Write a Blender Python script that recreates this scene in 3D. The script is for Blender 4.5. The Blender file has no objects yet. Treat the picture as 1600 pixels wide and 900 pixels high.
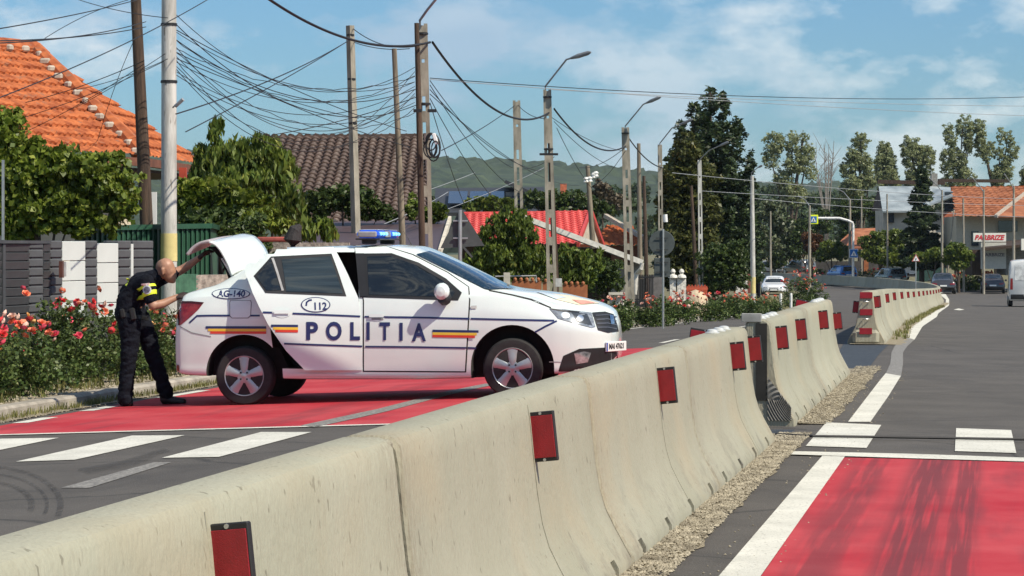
import bpy, bmesh, math, random
import numpy as np
from mathutils import Vector, Matrix
from mathutils.bvhtree import BVHTree
from mathutils.geometry import delaunay_2d_cdt
random.seed(7); RS = np.random.RandomState(11)
sc = bpy.context.scene
COL = sc.collection
R = math.radians
PI = math.pi
# ------------------------------------------------------------------ camera, sky, sun, exposure
FPX, HZ, HC = 4000.0, 388.0, 1.43          # focal length in photo pixels, horizon row, camera height
cd = bpy.data.cameras.new('camera'); cam = bpy.data.objects.new('camera', cd); COL.objects.link(cam)
cam.location = (0, 0, HC); cam.rotation_euler = (PI/2, 0, 0)
cd.sensor_width = 36; cd.lens = 36*FPX/1600; cd.shift_y = -(450-HZ)/1600
cd.clip_start = .1; cd.clip_end = 12000
sc.camera = cam
SUNV = Vector((1.45, -1.0, 1.9)).normalized()
sd = bpy.data.lights.new('sun', 'SUN'); sd.energy = 4.6; sd.angle = R(.53); sd.color = (1, .91, .76)
so = bpy.data.objects.new('sun', sd); COL.objects.link(so)
so.rotation_euler = SUNV.to_track_quat('Z', 'Y').to_euler()
W = bpy.data.worlds.new('World'); sc.world = W; W.use_nodes = True
nt = W.node_tree; nt.nodes.clear()
N = nt.nodes.new; L = nt.links.new
out = N('ShaderNodeOutputWorld'); bg = N('ShaderNodeBackground'); sky = N('ShaderNodeTexSky')
sky.sky_type = 'NISHITA'; sky.sun_disc = False
sky.sun_elevation = math.asin(SUNV.z); sky.sun_rotation = math.atan2(SUNV.x, SUNV.y)
sky.air_density = 1.0; sky.dust_density = .6; sky.ozone_density = 2.2
bg.inputs[1].default_value = .12
tc = N('ShaderNodeTexCoord'); mp = N('ShaderNodeMapping'); mp.inputs['Scale'].default_value = (1, 1, 2.0)
mp.inputs['Location'].default_value = (.37, .1, .12)
n1 = N('ShaderNodeTexNoise'); n1.inputs['Scale'].default_value = 13; n1.inputs['Detail'].default_value = 7
n1.inputs['Roughness'].default_value = .58
r1 = N('ShaderNodeValToRGB'); r1.color_ramp.elements[0].position = .48; r1.color_ramp.elements[1].position = .60
n2 = N('ShaderNodeTexNoise'); n2.inputs['Scale'].default_value = 4.5; n2.inputs['Detail'].default_value = 3
r2 = N('ShaderNodeValToRGB'); r2.color_ramp.elements[0].position = .4; r2.color_ramp.elements[1].position = .6
# more cloud towards the left of the view (azimuth ramp)
sx = N('ShaderNodeSeparateXYZ'); mr = N('ShaderNodeMapRange')
mr.inputs[1].default_value = .12; mr.inputs[2].default_value = -.2; mr.inputs[3].default_value = .6; mr.inputs[4].default_value = 1.0
mm = N('ShaderNodeMath'); mm.operation = 'MULTIPLY'; mm2 = N('ShaderNodeMath'); mm2.operation = 'MULTIPLY'; mm2.inputs[1].default_value = .9
cc = N('ShaderNodeMix'); cc.data_type = 'RGBA'
cc.inputs[6].default_value = (3.2, 4.1, 5.1, 1); cc.inputs[7].default_value = (7.0, 7.2, 7.0, 1)
tint = N('ShaderNodeMix'); tint.data_type = 'RGBA'; tint.blend_type = 'MULTIPLY'; tint.inputs[0].default_value = 1
tint.inputs[7].default_value = (.40, .60, .77, 1)
cm = N('ShaderNodeMix'); cm.data_type = 'RGBA'
L(tc.outputs['Generated'], mp.inputs[0]); L(mp.outputs[0], n1.inputs[0]); L(mp.outputs[0], n2.inputs[0])
L(n1.outputs[0], r1.inputs[0]); L(n2.outputs[0], r2.inputs[0]); L(tc.outputs['Generated'], sx.inputs[0]); L(sx.outputs[0], mr.inputs[0])
L(r1.outputs[0], mm.inputs[0]); L(mr.outputs[0], mm.inputs[1]); L(mm.outputs[0], mm2.inputs[0])
L(r2.outputs[0], cc.inputs[0]); L(sky.outputs[0], tint.inputs[6]); L(tint.outputs[2], cm.inputs[6]); L(cc.outputs[2], cm.inputs[7])
L(mm2.outputs[0], cm.inputs[0]); L(cm.outputs[2], bg.inputs[0]); L(bg.outputs[0], out.inputs[0])
sc.view_settings.view_transform = 'Standard'; sc.view_settings.look = 'None'
sc.view_settings.exposure = .3; sc.view_settings.gamma = 1
try: sc.view_settings.use_curve_mapping = False
except Exception: pass
sc.render.engine = 'CYCLES'; sc.cycles.max_bounces = 6; sc.cycles.transparent_max_bounces = 8

# ------------------------------------------------------------------ materials
MATS = {}
def mat(name, col, rough=.7, metal=0, var=.25, scale=6, col2=None, bump=0, bscale=40, stretch=(1,1,1), coat=0, coord='Object', emit=None, spec=.5, detail=5, speck=None, alpha=1):
    if name in MATS: return MATS[name]
    m = bpy.data.materials.new(name); m.use_nodes = True; MATS[name] = m
    nt = m.node_tree; b = nt.nodes['Principled BSDF']; N = nt.nodes.new; L = nt.links.new
    b.inputs['Roughness'].default_value = rough; b.inputs['Metallic'].default_value = metal
    b.inputs['Coat Weight'].default_value = coat; b.inputs['Coat Roughness'].default_value = .06
    b.inputs['Specular IOR Level'].default_value = spec
    tc = N('ShaderNodeTexCoord'); mp = N('ShaderNodeMapping'); mp.inputs['Scale'].default_value = stretch
    L(tc.outputs[coord], mp.inputs[0])
    n = N('ShaderNodeTexNoise'); n.inputs['Scale'].default_value = scale; n.inputs['Detail'].default_value = detail; n.inputs['Roughness'].default_value = .6
    L(mp.outputs[0], n.inputs[0])
    r = N('ShaderNodeValToRGB'); L(n.outputs[0], r.inputs[0])
    c = np.array(col); a = c*(1-var); d = np.minimum(c*(1+var), 1) if col2 is None else np.array(col2)
    r.color_ramp.elements[0].position = .35; r.color_ramp.elements[1].position = .65
    r.color_ramp.elements[0].color = (*a, 1); r.color_ramp.elements[1].color = (*d, 1)
    last = r.outputs[0]
    if speck:
        n3 = N('ShaderNodeTexNoise'); n3.inputs['Scale'].default_value = speck[0]; n3.inputs['Detail'].default_value = 2
        L(mp.outputs[0], n3.inputs[0])
        r3 = N('ShaderNodeValToRGB'); r3.color_ramp.elements[0].position = speck[1]; r3.color_ramp.elements[1].position = speck[2]
        L(n3.outputs[0], r3.inputs[0])
        mx = N('ShaderNodeMix'); mx.data_type = 'RGBA'; L(r3.outputs[0], mx.inputs[0]); L(last, mx.inputs[6]); mx.inputs[7].default_value = (*speck[3], 1)
        last = mx.outputs[2]
    L(last, b.inputs['Base Color'])
    if bump:
        n2 = N('ShaderNodeTexNoise'); n2.inputs['Scale'].default_value = bscale; n2.inputs['Detail'].default_value = 4
        L(mp.outputs[0], n2.inputs[0]); bp = N('ShaderNodeBump'); bp.inputs['Strength'].default_value = bump; bp.inputs['Distance'].default_value = .02
        L(n2.outputs[0], bp.inputs['Height']); L(bp.outputs[0], b.inputs['Normal'])
    if emit:
        b.inputs['Emission Color'].default_value = (*emit[:3], 1); b.inputs['Emission Strength'].default_value = emit[3]
    return m
def leafmat(name, c1, c2, c3=None, trans=.25, rough=.45):
    m = bpy.data.materials.new(name); m.use_nodes = True; MATS[name] = m
    nt = m.node_tree; b = nt.nodes['Principled BSDF']; N = nt.nodes.new; L = nt.links.new; o = nt.nodes['Material Output']
    g = N('ShaderNodeNewGeometry'); r = N('ShaderNodeValToRGB'); L(g.outputs['Random Per Island'], r.inputs[0])
    r.color_ramp.elements[0].color = (*c1, 1); r.color_ramp.elements[1].color = (*c2, 1)
    if c3: e = r.color_ramp.elements.new(.93); e.color = (*c2, 1); r.color_ramp.elements[-1].color = (*c3, 1)
    tc = N('ShaderNodeTexCoord'); n = N('ShaderNodeTexNoise'); n.inputs['Scale'].default_value = 1.7; L(tc.outputs['Object'], n.inputs[0])
    mr = N('ShaderNodeMapRange'); L(n.outputs[0], mr.inputs[0]); mr.inputs[1].default_value = .3; mr.inputs[2].default_value = .7; mr.inputs[3].default_value = .65; mr.inputs[4].default_value = 1.3
    mx = N('ShaderNodeMix'); mx.data_type = 'RGBA'; mx.blend_type = 'MULTIPLY'; mx.inputs[0].default_value = 1
    cb = N('ShaderNodeCombineColor'); [L(mr.outputs[0], cb.inputs[i]) for i in range(3)]
    L(r.outputs[0], mx.inputs[6]); L(cb.outputs[0], mx.inputs[7]); L(mx.outputs[2], b.inputs['Base Color'])
    b.inputs['Roughness'].default_value = rough; b.inputs['Specular IOR Level'].default_value = .35
    t = N('ShaderNodeBsdfTranslucent'); L(mx.outputs[2], t.inputs[0]); ms = N('ShaderNodeMixShader'); ms.inputs[0].default_value = trans
    L(b.outputs[0], ms.inputs[1]); L(t.outputs[0], ms.inputs[2]); L(ms.outputs[0], o.inputs[0])
    return m

# ------------------------------------------------------------------ objects
def tag(o, label=None, cat=None, group=None, kind=None):
    if label: o['label'] = label
    if cat: o['category'] = cat
    if group: o['group'] = group
    if kind: o['kind'] = kind
    return o
def empty(name, loc=(0,0,0), rz=0, label=None, cat=None, group=None):
    o = bpy.data.objects.new(name, None); COL.objects.link(o); o.location = loc; o.rotation_euler = (0, 0, rz)
    o.empty_display_size = .2
    return tag(o, label, cat, group)
def mesh(name, v, f, m, parent=None, smooth=False, loc=None):
    me = bpy.data.meshes.new(name)
    me.from_pydata([tuple(p) for p in v], [], [tuple(q) for q in f])
    me.validate()
    if smooth: me.polygons.foreach_set('use_smooth', [True]*len(me.polygons))
    ms = m if isinstance(m, (list, tuple)) else [m]
    for k in ms: me.materials.append(k)
    o = bpy.data.objects.new(name, me); COL.objects.link(o)
    if parent: o.parent = parent
    if loc is not None: o.location = loc
    return o
def fastmesh(name, V, Q, m, parent=None, smooth=False):
    """V (n,3) array, Q (m,4) quads"""
    me = bpy.data.meshes.new(name); nv, nq = len(V), len(Q); k = Q.shape[1]
    me.vertices.add(nv); me.vertices.foreach_set('co', np.asarray(V, dtype=np.float32).ravel())
    me.loops.add(nq*k); me.loops.foreach_set('vertex_index', np.asarray(Q, dtype=np.int32).ravel())
    me.polygons.add(nq); me.polygons.foreach_set('loop_start', np.arange(0, nq*k, k, dtype=np.int32))
    me.polygons.foreach_set('loop_total', np.full(nq, k, dtype=np.int32))
    if smooth: me.polygons.foreach_set('use_smooth', np.ones(nq, dtype=bool))
    me.update(calc_edges=True); me.validate()
    me.materials.append(m)
    o = bpy.data.objects.new(name, me); COL.objects.link(o)
    if parent: o.parent = parent
    return o
class MB:
    def __init__(s): s.v = []; s.f = []
    def add(s, v, f):
        n = len(s.v); s.v += [tuple(p) for p in v]; s.f += [tuple(i+n for i in q) for q in f]; return s
    def box(s, c, d, rz=0, rx=0, ry=0, bev=0):
        M = Matrix.Rotation(rz, 3, 'Z') @ Matrix.Rotation(ry, 3, 'Y') @ Matrix.Rotation(rx, 3, 'X'); c = Vector(c)
        if bev:
            hx, hy, hz = d[0]/2, d[1]/2, d[2]/2; b = min(bev, hx*.9, hy*.9, hz*.9); vs = []
            for z, k in ((-hz, b), (-hz+b, 0), (hz-b, 0), (hz, b)):
                X, Y = hx-k, hy-k
                ring = [(X-b*(k == 0), Y), (-X+b*(k == 0), Y), (-X, Y-b*(k == 0)), (-X, -Y+b*(k == 0)), (-X+b*(k == 0), -Y), (X-b*(k == 0), -Y), (X, -Y+b*(k == 0)), (X, Y-b*(k == 0))]
                if k: ring = [(X-b*.3, Y), (-X+b*.3, Y), (-X, Y-b*.3), (-X, -Y+b*.3), (-X+b*.3, -Y), (X-b*.3, -Y), (X, -Y+b*.3), (X, Y-b*.3)]
                vs += [(x, y, z) for x, y in ring]
            f = [tuple(range(7, -1, -1)), tuple(range(24, 32))]
            for r_ in range(3):
                for i in range(8): j = (i+1) % 8; f.append((r_*8+i, r_*8+j, r_*8+8+j, r_*8+8+i))
            return s.add([c+M@Vector(p) for p in vs], f)
        v = [c+M@Vector((x*d[0]/2, y*d[1]/2, z*d[2]/2)) for x in (-1, 1) for y in (-1, 1) for z in (-1, 1)]
        return s.add(v, [(0,1,3,2),(4,6,7,5),(0,4,5,1),(2,3,7,6),(0,2,6,4),(1,5,7,3)])
    def tube(s, pts, r, n=8, cap=True):
        pts = [Vector(p) for p in pts]; k = len(pts); rs = r if isinstance(r, (list, tuple)) else [r]*k; rings = []
        up = Vector((0, 0, 1))
        for i, p in enumerate(pts):
            d = (pts[min(i+1, k-1)]-pts[max(i-1, 0)]).normalized()
            a = d.cross(up)
            if a.length < .05: a = d.cross(Vector((1, 0, 0)))
            a.normalize(); b = d.cross(a).normalized()
            rings += [p+(a*math.cos(2*PI*j/n)+b*math.sin(2*PI*j/n))*rs[i] for j in range(n)]
        f = [(i*n+j, i*n+(j+1) % n, (i+1)*n+(j+1) % n, (i+1)*n+j) for i in range(k-1) for j in range(n)]
        if cap: f += [tuple(range(n-1, -1, -1)), tuple(range((k-1)*n, k*n))]
        return s.add(rings, f)
    def lathe(s, prof, n=24, c=(0,0,0), axis='Z'):
        v = []
        for r_, h in prof:
            for j in range(n):
                a = 2*PI*j/n; x, y = r_*math.cos(a), r_*math.sin(a)
                p = (x, y, h) if axis == 'Z' else (x, h, y)
                v.append((p[0]+c[0], p[1]+c[1], p[2]+c[2]))
        k = len(prof)
        f = [(i*n+j, i*n+(j+1) % n, (i+1)*n+(j+1) % n, (i+1)*n+j) for i in range(k-1) for j in range(n)]
        f += [tuple(range(n)), tuple(range((k-1)*n, k*n))]
        return s.add(v, f)
    def prism(s, poly, y0, y1):
        """poly (x,z) extruded along y"""
        n = len(poly); v = [(x, y0, z) for x, z in poly]+[(x, y1, z) for x, z in poly]
        return s.add(v, [tuple(range(n)), tuple(range(2*n-1, n-1, -1))]+[(i, i+n, (i+1) % n+n, (i+1) % n) for i in range(n)])
    def build(s, name, m, parent=None, smooth=False): 
        o = mesh(name, s.v, s.f, m, parent)
        if smooth:
            bm = bmesh.new(); bm.from_mesh(o.data)
            for e in bm.edges:
                e.smooth = not (len(e.link_faces) == 2 and e.calc_face_angle(0) > .6)
            for q in bm.faces: q.smooth = True
            bm.to_mesh(o.data); bm.free()
        return o
def fixn(o):
    bm = bmesh.new(); bm.from_mesh(o.data); bmesh.ops.recalc_face_normals(bm, faces=bm.faces); bm.to_mesh(o.data); bm.free(); return o
def copy_tree(o, parent=None):
    c = o.copy(); COL.objects.link(c); c.parent = parent
    for ch in list(o.children): copy_tree(ch, c)
    return c
def evalmesh(o, name):
    dg = bpy.context.evaluated_depsgraph_get(); ev = o.evaluated_get(dg)
    me = bpy.data.meshes.new_from_object(ev); me.name = name; return me

# ------------------------------------------------------------------ terrain
_by = np.array([-30,0,25,41,56,77,111,140,160,180,200,215,230,245,260,280,300,340])
_bx = np.array([-7.6,-1.935,2.815,5.7,8.15,11.85,18.0,23.3,26.7,29.2,30.3,30.4,29.5,27.8,25.5,21,15,0])
_yy = np.arange(-30, 341, 1.0); _xx = np.interp(_yy, _by, _bx)
_k = np.ones(13)/13; _pad = np.concatenate([_xx[0]-(np.arange(6, 0, -1))*.19, _xx, _xx[-1]-(np.arange(1, 7))*.4]); _xs = np.convolve(_pad, _k, 'valid')
def bx(Y): return float(np.interp(Y, _yy, _xs))
def prof(Y): return float(np.interp(Y, [-50,28,36,60,84,120,156,185,235,400,900], [0,0,-.04,-.37,-.76,-1.30,-1.78,-1.85,-1.88,-1.6,-1]))
def cross(u):
    if u < -.5: return -.035*(min(-u, 7.85)-.5)
    if u > .5: return -.018*(min(u, 8.5)-.5)
    return 0
def zg(X, Y):
    fade = max(0, min(1, (200-Y)/100))
    return prof(Y)+cross(X-bx(Y))*fade-.12*(1-fade)
def P(px, py, Y): return Vector(((px-800)*Y/FPX, Y, HC-(py-HZ)*Y/FPX))
def G(px, py):
    Y = 30.0
    for _ in range(80):
        X = (px-800)*Y/FPX; Y = .5*Y+.5*FPX*(HC-zg(X, Y))/(py-HZ)
    return Vector((X, Y, zg(X, Y)))
def U(u, Y, dz=0): X = bx(Y)+u; return Vector((X, Y, zg(X, Y)+dz))
def gz(x, y):       # ground height incl. verge
    u = x-bx(y)
    if u < -7.85: return prof(y)-.257*max(0, min(1, (200-y)/100))-.12*(1-max(0, min(1, (200-y)/100)))+.11
    return zg(x, y)
def inpoly(x, y, poly):
    c = False; n = len(poly); j = n-1
    for i in range(n):
        xi, yi = poly[i]; xj, yj = poly[j]
        if (yi > y) != (yj > y) and x < (xj-xi)*(y-yi)/(yj-yi)+xi: c = not c
        j = i
    return c
def cdt(poly, step, jitter=0):
    """triangulated filled polygon with interior grid"""
    pts = []; n = len(poly)
    for i in range(n):
        a = Vector(poly[i]); b = Vector(poly[(i+1) % n]); k = max(1, int((b-a).length/step))
        pts += [a.lerp(b, t/k) for t in range(k)]
    m = len(pts); edges = [(i, (i+1) % m) for i in range(m)]
    xs = [p[0] for p in poly]; ys = [p[1] for p in poly]
    bound = [tuple(p) for p in pts]
    x = min(xs)+step/2
    while x < max(xs):
        y = min(ys)+step/2
        while y < max(ys):
            if inpoly(x, y, bound): pts.append(Vector((x, y)))
            y += step
        x += step
    r = delaunay_2d_cdt([Vector((p[0], p[1])) for p in pts], edges, [], 1, 1e-5)
    return r[0], r[2]
def groundpatch(name, poly, m, off, step=1.0, px=False):
    """flat patch following the road; poly in px or world XY"""
    if px: poly = [tuple(G(*p)[:2]) for p in poly]
    v, f = cdt(poly, step)
    return mesh(name, [(p[0], p[1], zg(p[0], p[1])+off) for p in v], f, m)

# ------------------------------------------------------------------ foliage
def leaf_arrays(blobs, n, size, droop=.3, aspect=1.8, clump=.22, nclump=60, spread=1, flat=0, seed=0, shell=.5):
    rs = np.random.RandomState(seed+5)
    C = np.array([b[0] for b in blobs], float); Rr = np.array([b[1] if hasattr(b[1], '__len__') else (b[1],)*3 for b in blobs], float)
    vol = Rr.prod(1)**.7; vol /= vol.sum()
    K = int(nclump*2.2); clump = clump*.62; bi = rs.choice(len(blobs), K, p=vol)
    d = rs.normal(size=(K, 3)); d /= np.linalg.norm(d, axis=1)[:, None]
    rad = ((shell+(1-shell)*rs.rand(K))*(1+.28*(rs.rand(K)**3)))[:, None]
    cc = C[bi]+d*rad*Rr[bi]
    cr = Rr[bi].mean(1)*clump*(.6+.8*rs.rand(K))
    ci = rs.choice(K, n, p=(cr**2/np.sum(cr**2)))
    g = rs.normal(size=(n, 3)); g /= np.maximum(np.linalg.norm(g, axis=1)[:, None], 1e-6)
    g *= (rs.rand(n)**.45)[:, None]
    p = cc[ci]+g*cr[ci][:, None]*spread*np.array([1.15, 1.15, .8])
    loose = rs.rand(n) < .16; bj = rs.choice(len(blobs), n, p=vol); dj = rs.normal(size=(n, 3)); dj /= np.linalg.norm(dj, axis=1)[:, None]
    pj = C[bj]+dj*Rr[bj]*((.35+.75*rs.rand(n))[:, None]); p[loose] = pj[loose]
    a = rs.normal(size=(n, 3)); a[:, 2] = a[:, 2]*.5-droop*2; a /= np.linalg.norm(a, axis=1)[:, None]
    t = rs.normal(size=(n, 3)); b = np.cross(a, t); b /= np.maximum(np.linalg.norm(b, axis=1)[:, None], 1e-6)
    s = size*(.6+.8*rs.rand(n))[:, None]
    nn = np.cross(a, b)*s*.15
    V = np.stack([p-a*s*.5, p+b*s*.5/aspect+nn, p+a*s*.5, p-b*s*.5/aspect+nn], 1).reshape(-1, 3)
    Q = np.arange(n*4).reshape(-1, 4)
    return V, Q
def foliage(name, blobs, n, size, m, parent=None, **k):
    V, Q = leaf_arrays(blobs, n, size, **k); return fastmesh(name, V, Q, m, parent)
# ------------------------------------------------------------------ setting: ground, road, kerb, paint
asphalt = mat('asphalt', (.086,.077,.067), .85, var=.18, scale=.8, bump=.5, bscale=120, speck=(75,.60,.74,(.15,.14,.12)))
def stain(m):
    nt = m.node_tree; b = nt.nodes['Principled BSDF']; N = nt.nodes.new; L = nt.links.new; src = b.inputs['Base Color'].links[0].from_socket; tc = N('ShaderNodeTexCoord')
    n = N('ShaderNodeTexNoise'); n.inputs['Scale'].default_value = .55; n.inputs['Detail'].default_value = 9; n.inputs['Roughness'].default_value = .65; n.inputs['Distortion'].default_value = 1.2; L(tc.outputs['Object'], n.inputs[0])
    r = N('ShaderNodeMapRange'); r.inputs[1].default_value = .52; r.inputs[2].default_value = .68; r.inputs[4].default_value = .55; L(n.outputs[0], r.inputs[0])
    mx = N('ShaderNodeMix'); mx.data_type = 'RGBA'; L(r.outputs[0], mx.inputs[0]); L(src, mx.inputs[6]); mx.inputs[7].default_value = (.045,.041,.038,1)
    v = N('ShaderNodeTexVoronoi'); v.feature = 'DISTANCE_TO_EDGE'; v.inputs['Scale'].default_value = .32; ds = N('ShaderNodeMix'); ds.data_type = 'RGBA'; ds.inputs[0].default_value = .25; L(tc.outputs['Object'], ds.inputs[6]); L(n.outputs[1], ds.inputs[7]); L(ds.outputs[2], v.inputs[0])
    rv = N('ShaderNodeMapRange'); rv.inputs[1].default_value = .0; rv.inputs[2].default_value = .006; rv.inputs[3].default_value = .7; rv.inputs[4].default_value = 0; L(v.outputs[0], rv.inputs[0])
    m2 = N('ShaderNodeMix'); m2.data_type = 'RGBA'; L(rv.outputs[0], m2.inputs[0]); L(mx.outputs[2], m2.inputs[6]); m2.inputs[7].default_value = (.02,.019,.018,1); L(m2.outputs[2], b.inputs['Base Color'])
stain(asphalt)
asphalt2 = mat('asphalt_patch', (.035,.043,.052), .7, var=.3, scale=9, bump=.3, bscale=140, speck=(90,.66,.74,(.3,.32,.33)))
groundm = mat('dry_grass', (.13,.13,.055), .95, col2=(.20,.17,.09), scale=2.2, bump=.6, bscale=30)
gravelm = mat('gravel', (.24,.20,.13), .95, col2=(.42,.36,.25), var=.35, scale=70, bump=1, bscale=90, detail=3)
kerbm = mat('kerb_concrete', (.33,.30,.25), .9, var=.25, scale=5, bump=.3, bscale=60)
whitem = mat('road_white', (.60,.59,.52), .75, var=.1, col2=(.68,.665,.59), scale=2.2, bump=.25, bscale=110, speck=(45,.58,.72,(.33,.32,.28)), spec=.2)
wornm = mat('worn_marking', (.42,.40,.36), .8, col2=(.1,.095,.09), scale=38, bump=.3, bscale=100)
def lanevec(nt, su, sy, off=0):
    N = nt.nodes.new; L = nt.links.new; tc = N('ShaderNodeTexCoord'); sp = N('ShaderNodeSeparateXYZ'); L(tc.outputs['Object'], sp.inputs[0])
    a = N('ShaderNodeMath'); a.operation = 'MULTIPLY_ADD'; L(sp.outputs[1], a.inputs[0]); a.inputs[1].default_value = -.19; L(sp.outputs[0], a.inputs[2])
    b = N('ShaderNodeMath'); b.operation = 'MULTIPLY_ADD'; L(a.outputs[0], b.inputs[0]); b.inputs[1].default_value = su; b.inputs[2].default_value = off
    c = N('ShaderNodeMath'); c.operation = 'MULTIPLY'; L(sp.outputs[1], c.inputs[0]); c.inputs[1].default_value = sy
    v = N('ShaderNodeCombineXYZ'); L(b.outputs[0], v.inputs[0]); L(c.outputs[0], v.inputs[1]); return v.outputs[0]
def redmat():
    m = mat('red_road_paint', (.43,.026,.040), .8, col2=(.47,.065,.075), var=.1, spec=.2, scale=.9, bump=.12, bscale=90)
    nt = m.node_tree; b = nt.nodes['Principled BSDF']; N = nt.nodes.new; L = nt.links.new
    src = b.inputs['Base Color'].links[0].from_socket; tc = N('ShaderNodeTexCoord')
    # scuffed rubber: long streaks along the lane
    
    n = N('ShaderNodeTexNoise'); n.inputs['Scale'].default_value = .8; n.inputs['Detail'].default_value = 6; L(lanevec(nt, 5, .6), n.inputs[0])
    r = N('ShaderNodeValToRGB'); r.color_ramp.elements[0].position = .52; r.color_ramp.elements[1].position = .74; L(n.outputs[0], r.inputs[0])
    m3 = N('ShaderNodeMath'); m3.operation = 'MULTIPLY'; m3.inputs[1].default_value = .65; L(r.outputs[0], m3.inputs[0])
    mx = N('ShaderNodeMix'); mx.data_type = 'RGBA'; L(m3.outputs[0], mx.inputs[0]); L(src, mx.inputs[6]); mx.inputs[7].default_value = (.2,.04,.05,1)
    sp = N('ShaderNodeSeparateXYZ'); L(tc.outputs['Object'], sp.inputs[0])
    def M(op, a, b_):
        q = N('ShaderNodeMath'); q.operation = op
        for i, w in enumerate((a, b_)):
            if isinstance(w, (int, float)): q.inputs[i].default_value = w
            elif w is not None: L(w, q.inputs[i])
        return q.outputs[0]
    u = M('ADD', M('SUBTRACT', sp.outputs[0], M('MULTIPLY', sp.outputs[1], .19)), 1.935)
    tot = None
    for k, (c, w, g, st) in enumerate(((1.10,.13,.8,(11,.35,1)),(1.50,.15,1.1,(15,.25,1)),(1.74,.09,1.0,(21,.3,1)),(3.1,.14,.6,(15,.4,1)),(-2.6,.2,.45,(9,.3,1)),(-4.6,.2,.5,(8,.3,1)))):
        d = M('DIVIDE', M('SUBTRACT', u, c), w); e = M('POWER', 2.718, M('MULTIPLY', M('MULTIPLY', M('MULTIPLY', d, d), M('MULTIPLY', d, d)), -1.0))
        
        nq = N('ShaderNodeTexNoise'); nq.inputs['Scale'].default_value = 1.6; nq.inputs['Detail'].default_value = 7; L(lanevec(nt, st[0], st[1], k*3.3), nq.inputs[0])
        rq = N('ShaderNodeMapRange'); rq.inputs[1].default_value = .32; rq.inputs[2].default_value = .52; rq.inputs[4].default_value = g*.72; L(nq.outputs[0], rq.inputs[0])
        t_ = M('MULTIPLY', e, rq.outputs[0]); tot = t_ if tot is None else M('MAXIMUM', tot, t_)
    m7 = N('ShaderNodeMix'); m7.data_type = 'RGBA'; L(tot, m7.inputs[0]); L(mx.outputs[2], m7.inputs[6]); m7.inputs[7].default_value = (.12,.035,.042,1)
    L(m7.outputs[2], b.inputs['Base Color']); return m
redm = redmat()
skidm = None
def skidmat():
    m = mat('tyre_rubber_mark', (.085,.03,.035), .75, var=.2, scale=4)
    nt = m.node_tree; b = nt.nodes['Principled BSDF']; N = nt.nodes.new; L = nt.links.new; o = nt.nodes['Material Output']
    
    n = N('ShaderNodeTexNoise'); n.inputs['Scale'].default_value = 1; n.inputs['Detail'].default_value = 6; L(lanevec(nt, 22, .9), n.inputs[0])
    r = N('ShaderNodeMapRange'); r.inputs[1].default_value = .3; r.inputs[2].default_value = .62; r.inputs[3].default_value = .0; r.inputs[4].default_value = .5; L(n.outputs[0], r.inputs[0])
    t = N('ShaderNodeBsdfTransparent'); ms = N('ShaderNodeMixShader'); L(r.outputs[0], ms.inputs[0]); L(t.outputs[0], ms.inputs[1]); L(b.outputs[0], ms.inputs[2]); L(ms.outputs[0], o.inputs[0])
    return m
skidm = skidmat()
skida = skidm.copy(); skida.name = 'tyre_rubber_on_asphalt'; [setattr(n_.inputs[4],'default_value',.32) for n_ in skida.node_tree.nodes if n_.type == 'MAP_RANGE']; skida.node_tree.nodes['Principled BSDF'].inputs['Base Color'].default_value = (.022,.02,.019,1)
for l_ in list(skida.node_tree.nodes['Principled BSDF'].inputs['Base Color'].links): skida.node_tree.links.remove(l_)
def strip(name, us, ys, zf, m, kind='structure'):
    v = []; f = []; n = len(us)
    for y in ys:
        for u in us:
            X = bx(y)+u; v.append((X, y, zf(X, y, u)))
    for i in range(len(ys)-1):
        for j in range(n-1): a = i*n+j; f.append((a, a+1, a+n+1, a+n))
    o = mesh(name, v, f, m, smooth=False); tag(o, kind=kind); return o
ys = [-12+i*1.5 for i in range(60)]+[78+3*i for i in range(75)]
fd = lambda y: max(0, min(1, (200-y)/100))
def zleft(y): return prof(y)-.257*fd(y)-.12*(1-fd(y))
strip('road', [-7.86,-6,-4,-2,-.5,.5,2,4,6,8.5,12], ys, lambda X, y, u: zg(X, y), asphalt)
def zgr(X, y, u):
    if u < -7.8: return zleft(y)+.09+(.04*math.sin(X*.7+y*.3) if u < -12 else 0)
    if u > 12: return zg(X, y)-.02
    return zg(X, y)-.06
yg = ys+[320,360,420,500,650,900,1300,2000,3200]
strip('ground', [-3000,-900,-300,-120,-60,-30,-20,-14,-10,-8.15,-7.8,-3,3,8,12.01,16,30,80,300,900,3000], yg, zgr, groundm)
# kerb with real step
v = []; f = []; yk = [10+i*1.0 for i in range(130)]
for y in yk:
    z = zleft(y)
    for du, h in ((-7.83,-.05),(-7.83,.10),(-7.86,.125),(-8.02,.125),(-8.02,.0)): v.append((bx(y)+du, y, z+h))
for i in range(len(yk)-1):
    for j in range(4): a = i*5+j; f.append((a, a+1, a+6, a+5))
tag(mesh('kerb', v, f, kerbm), kind='structure')
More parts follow.
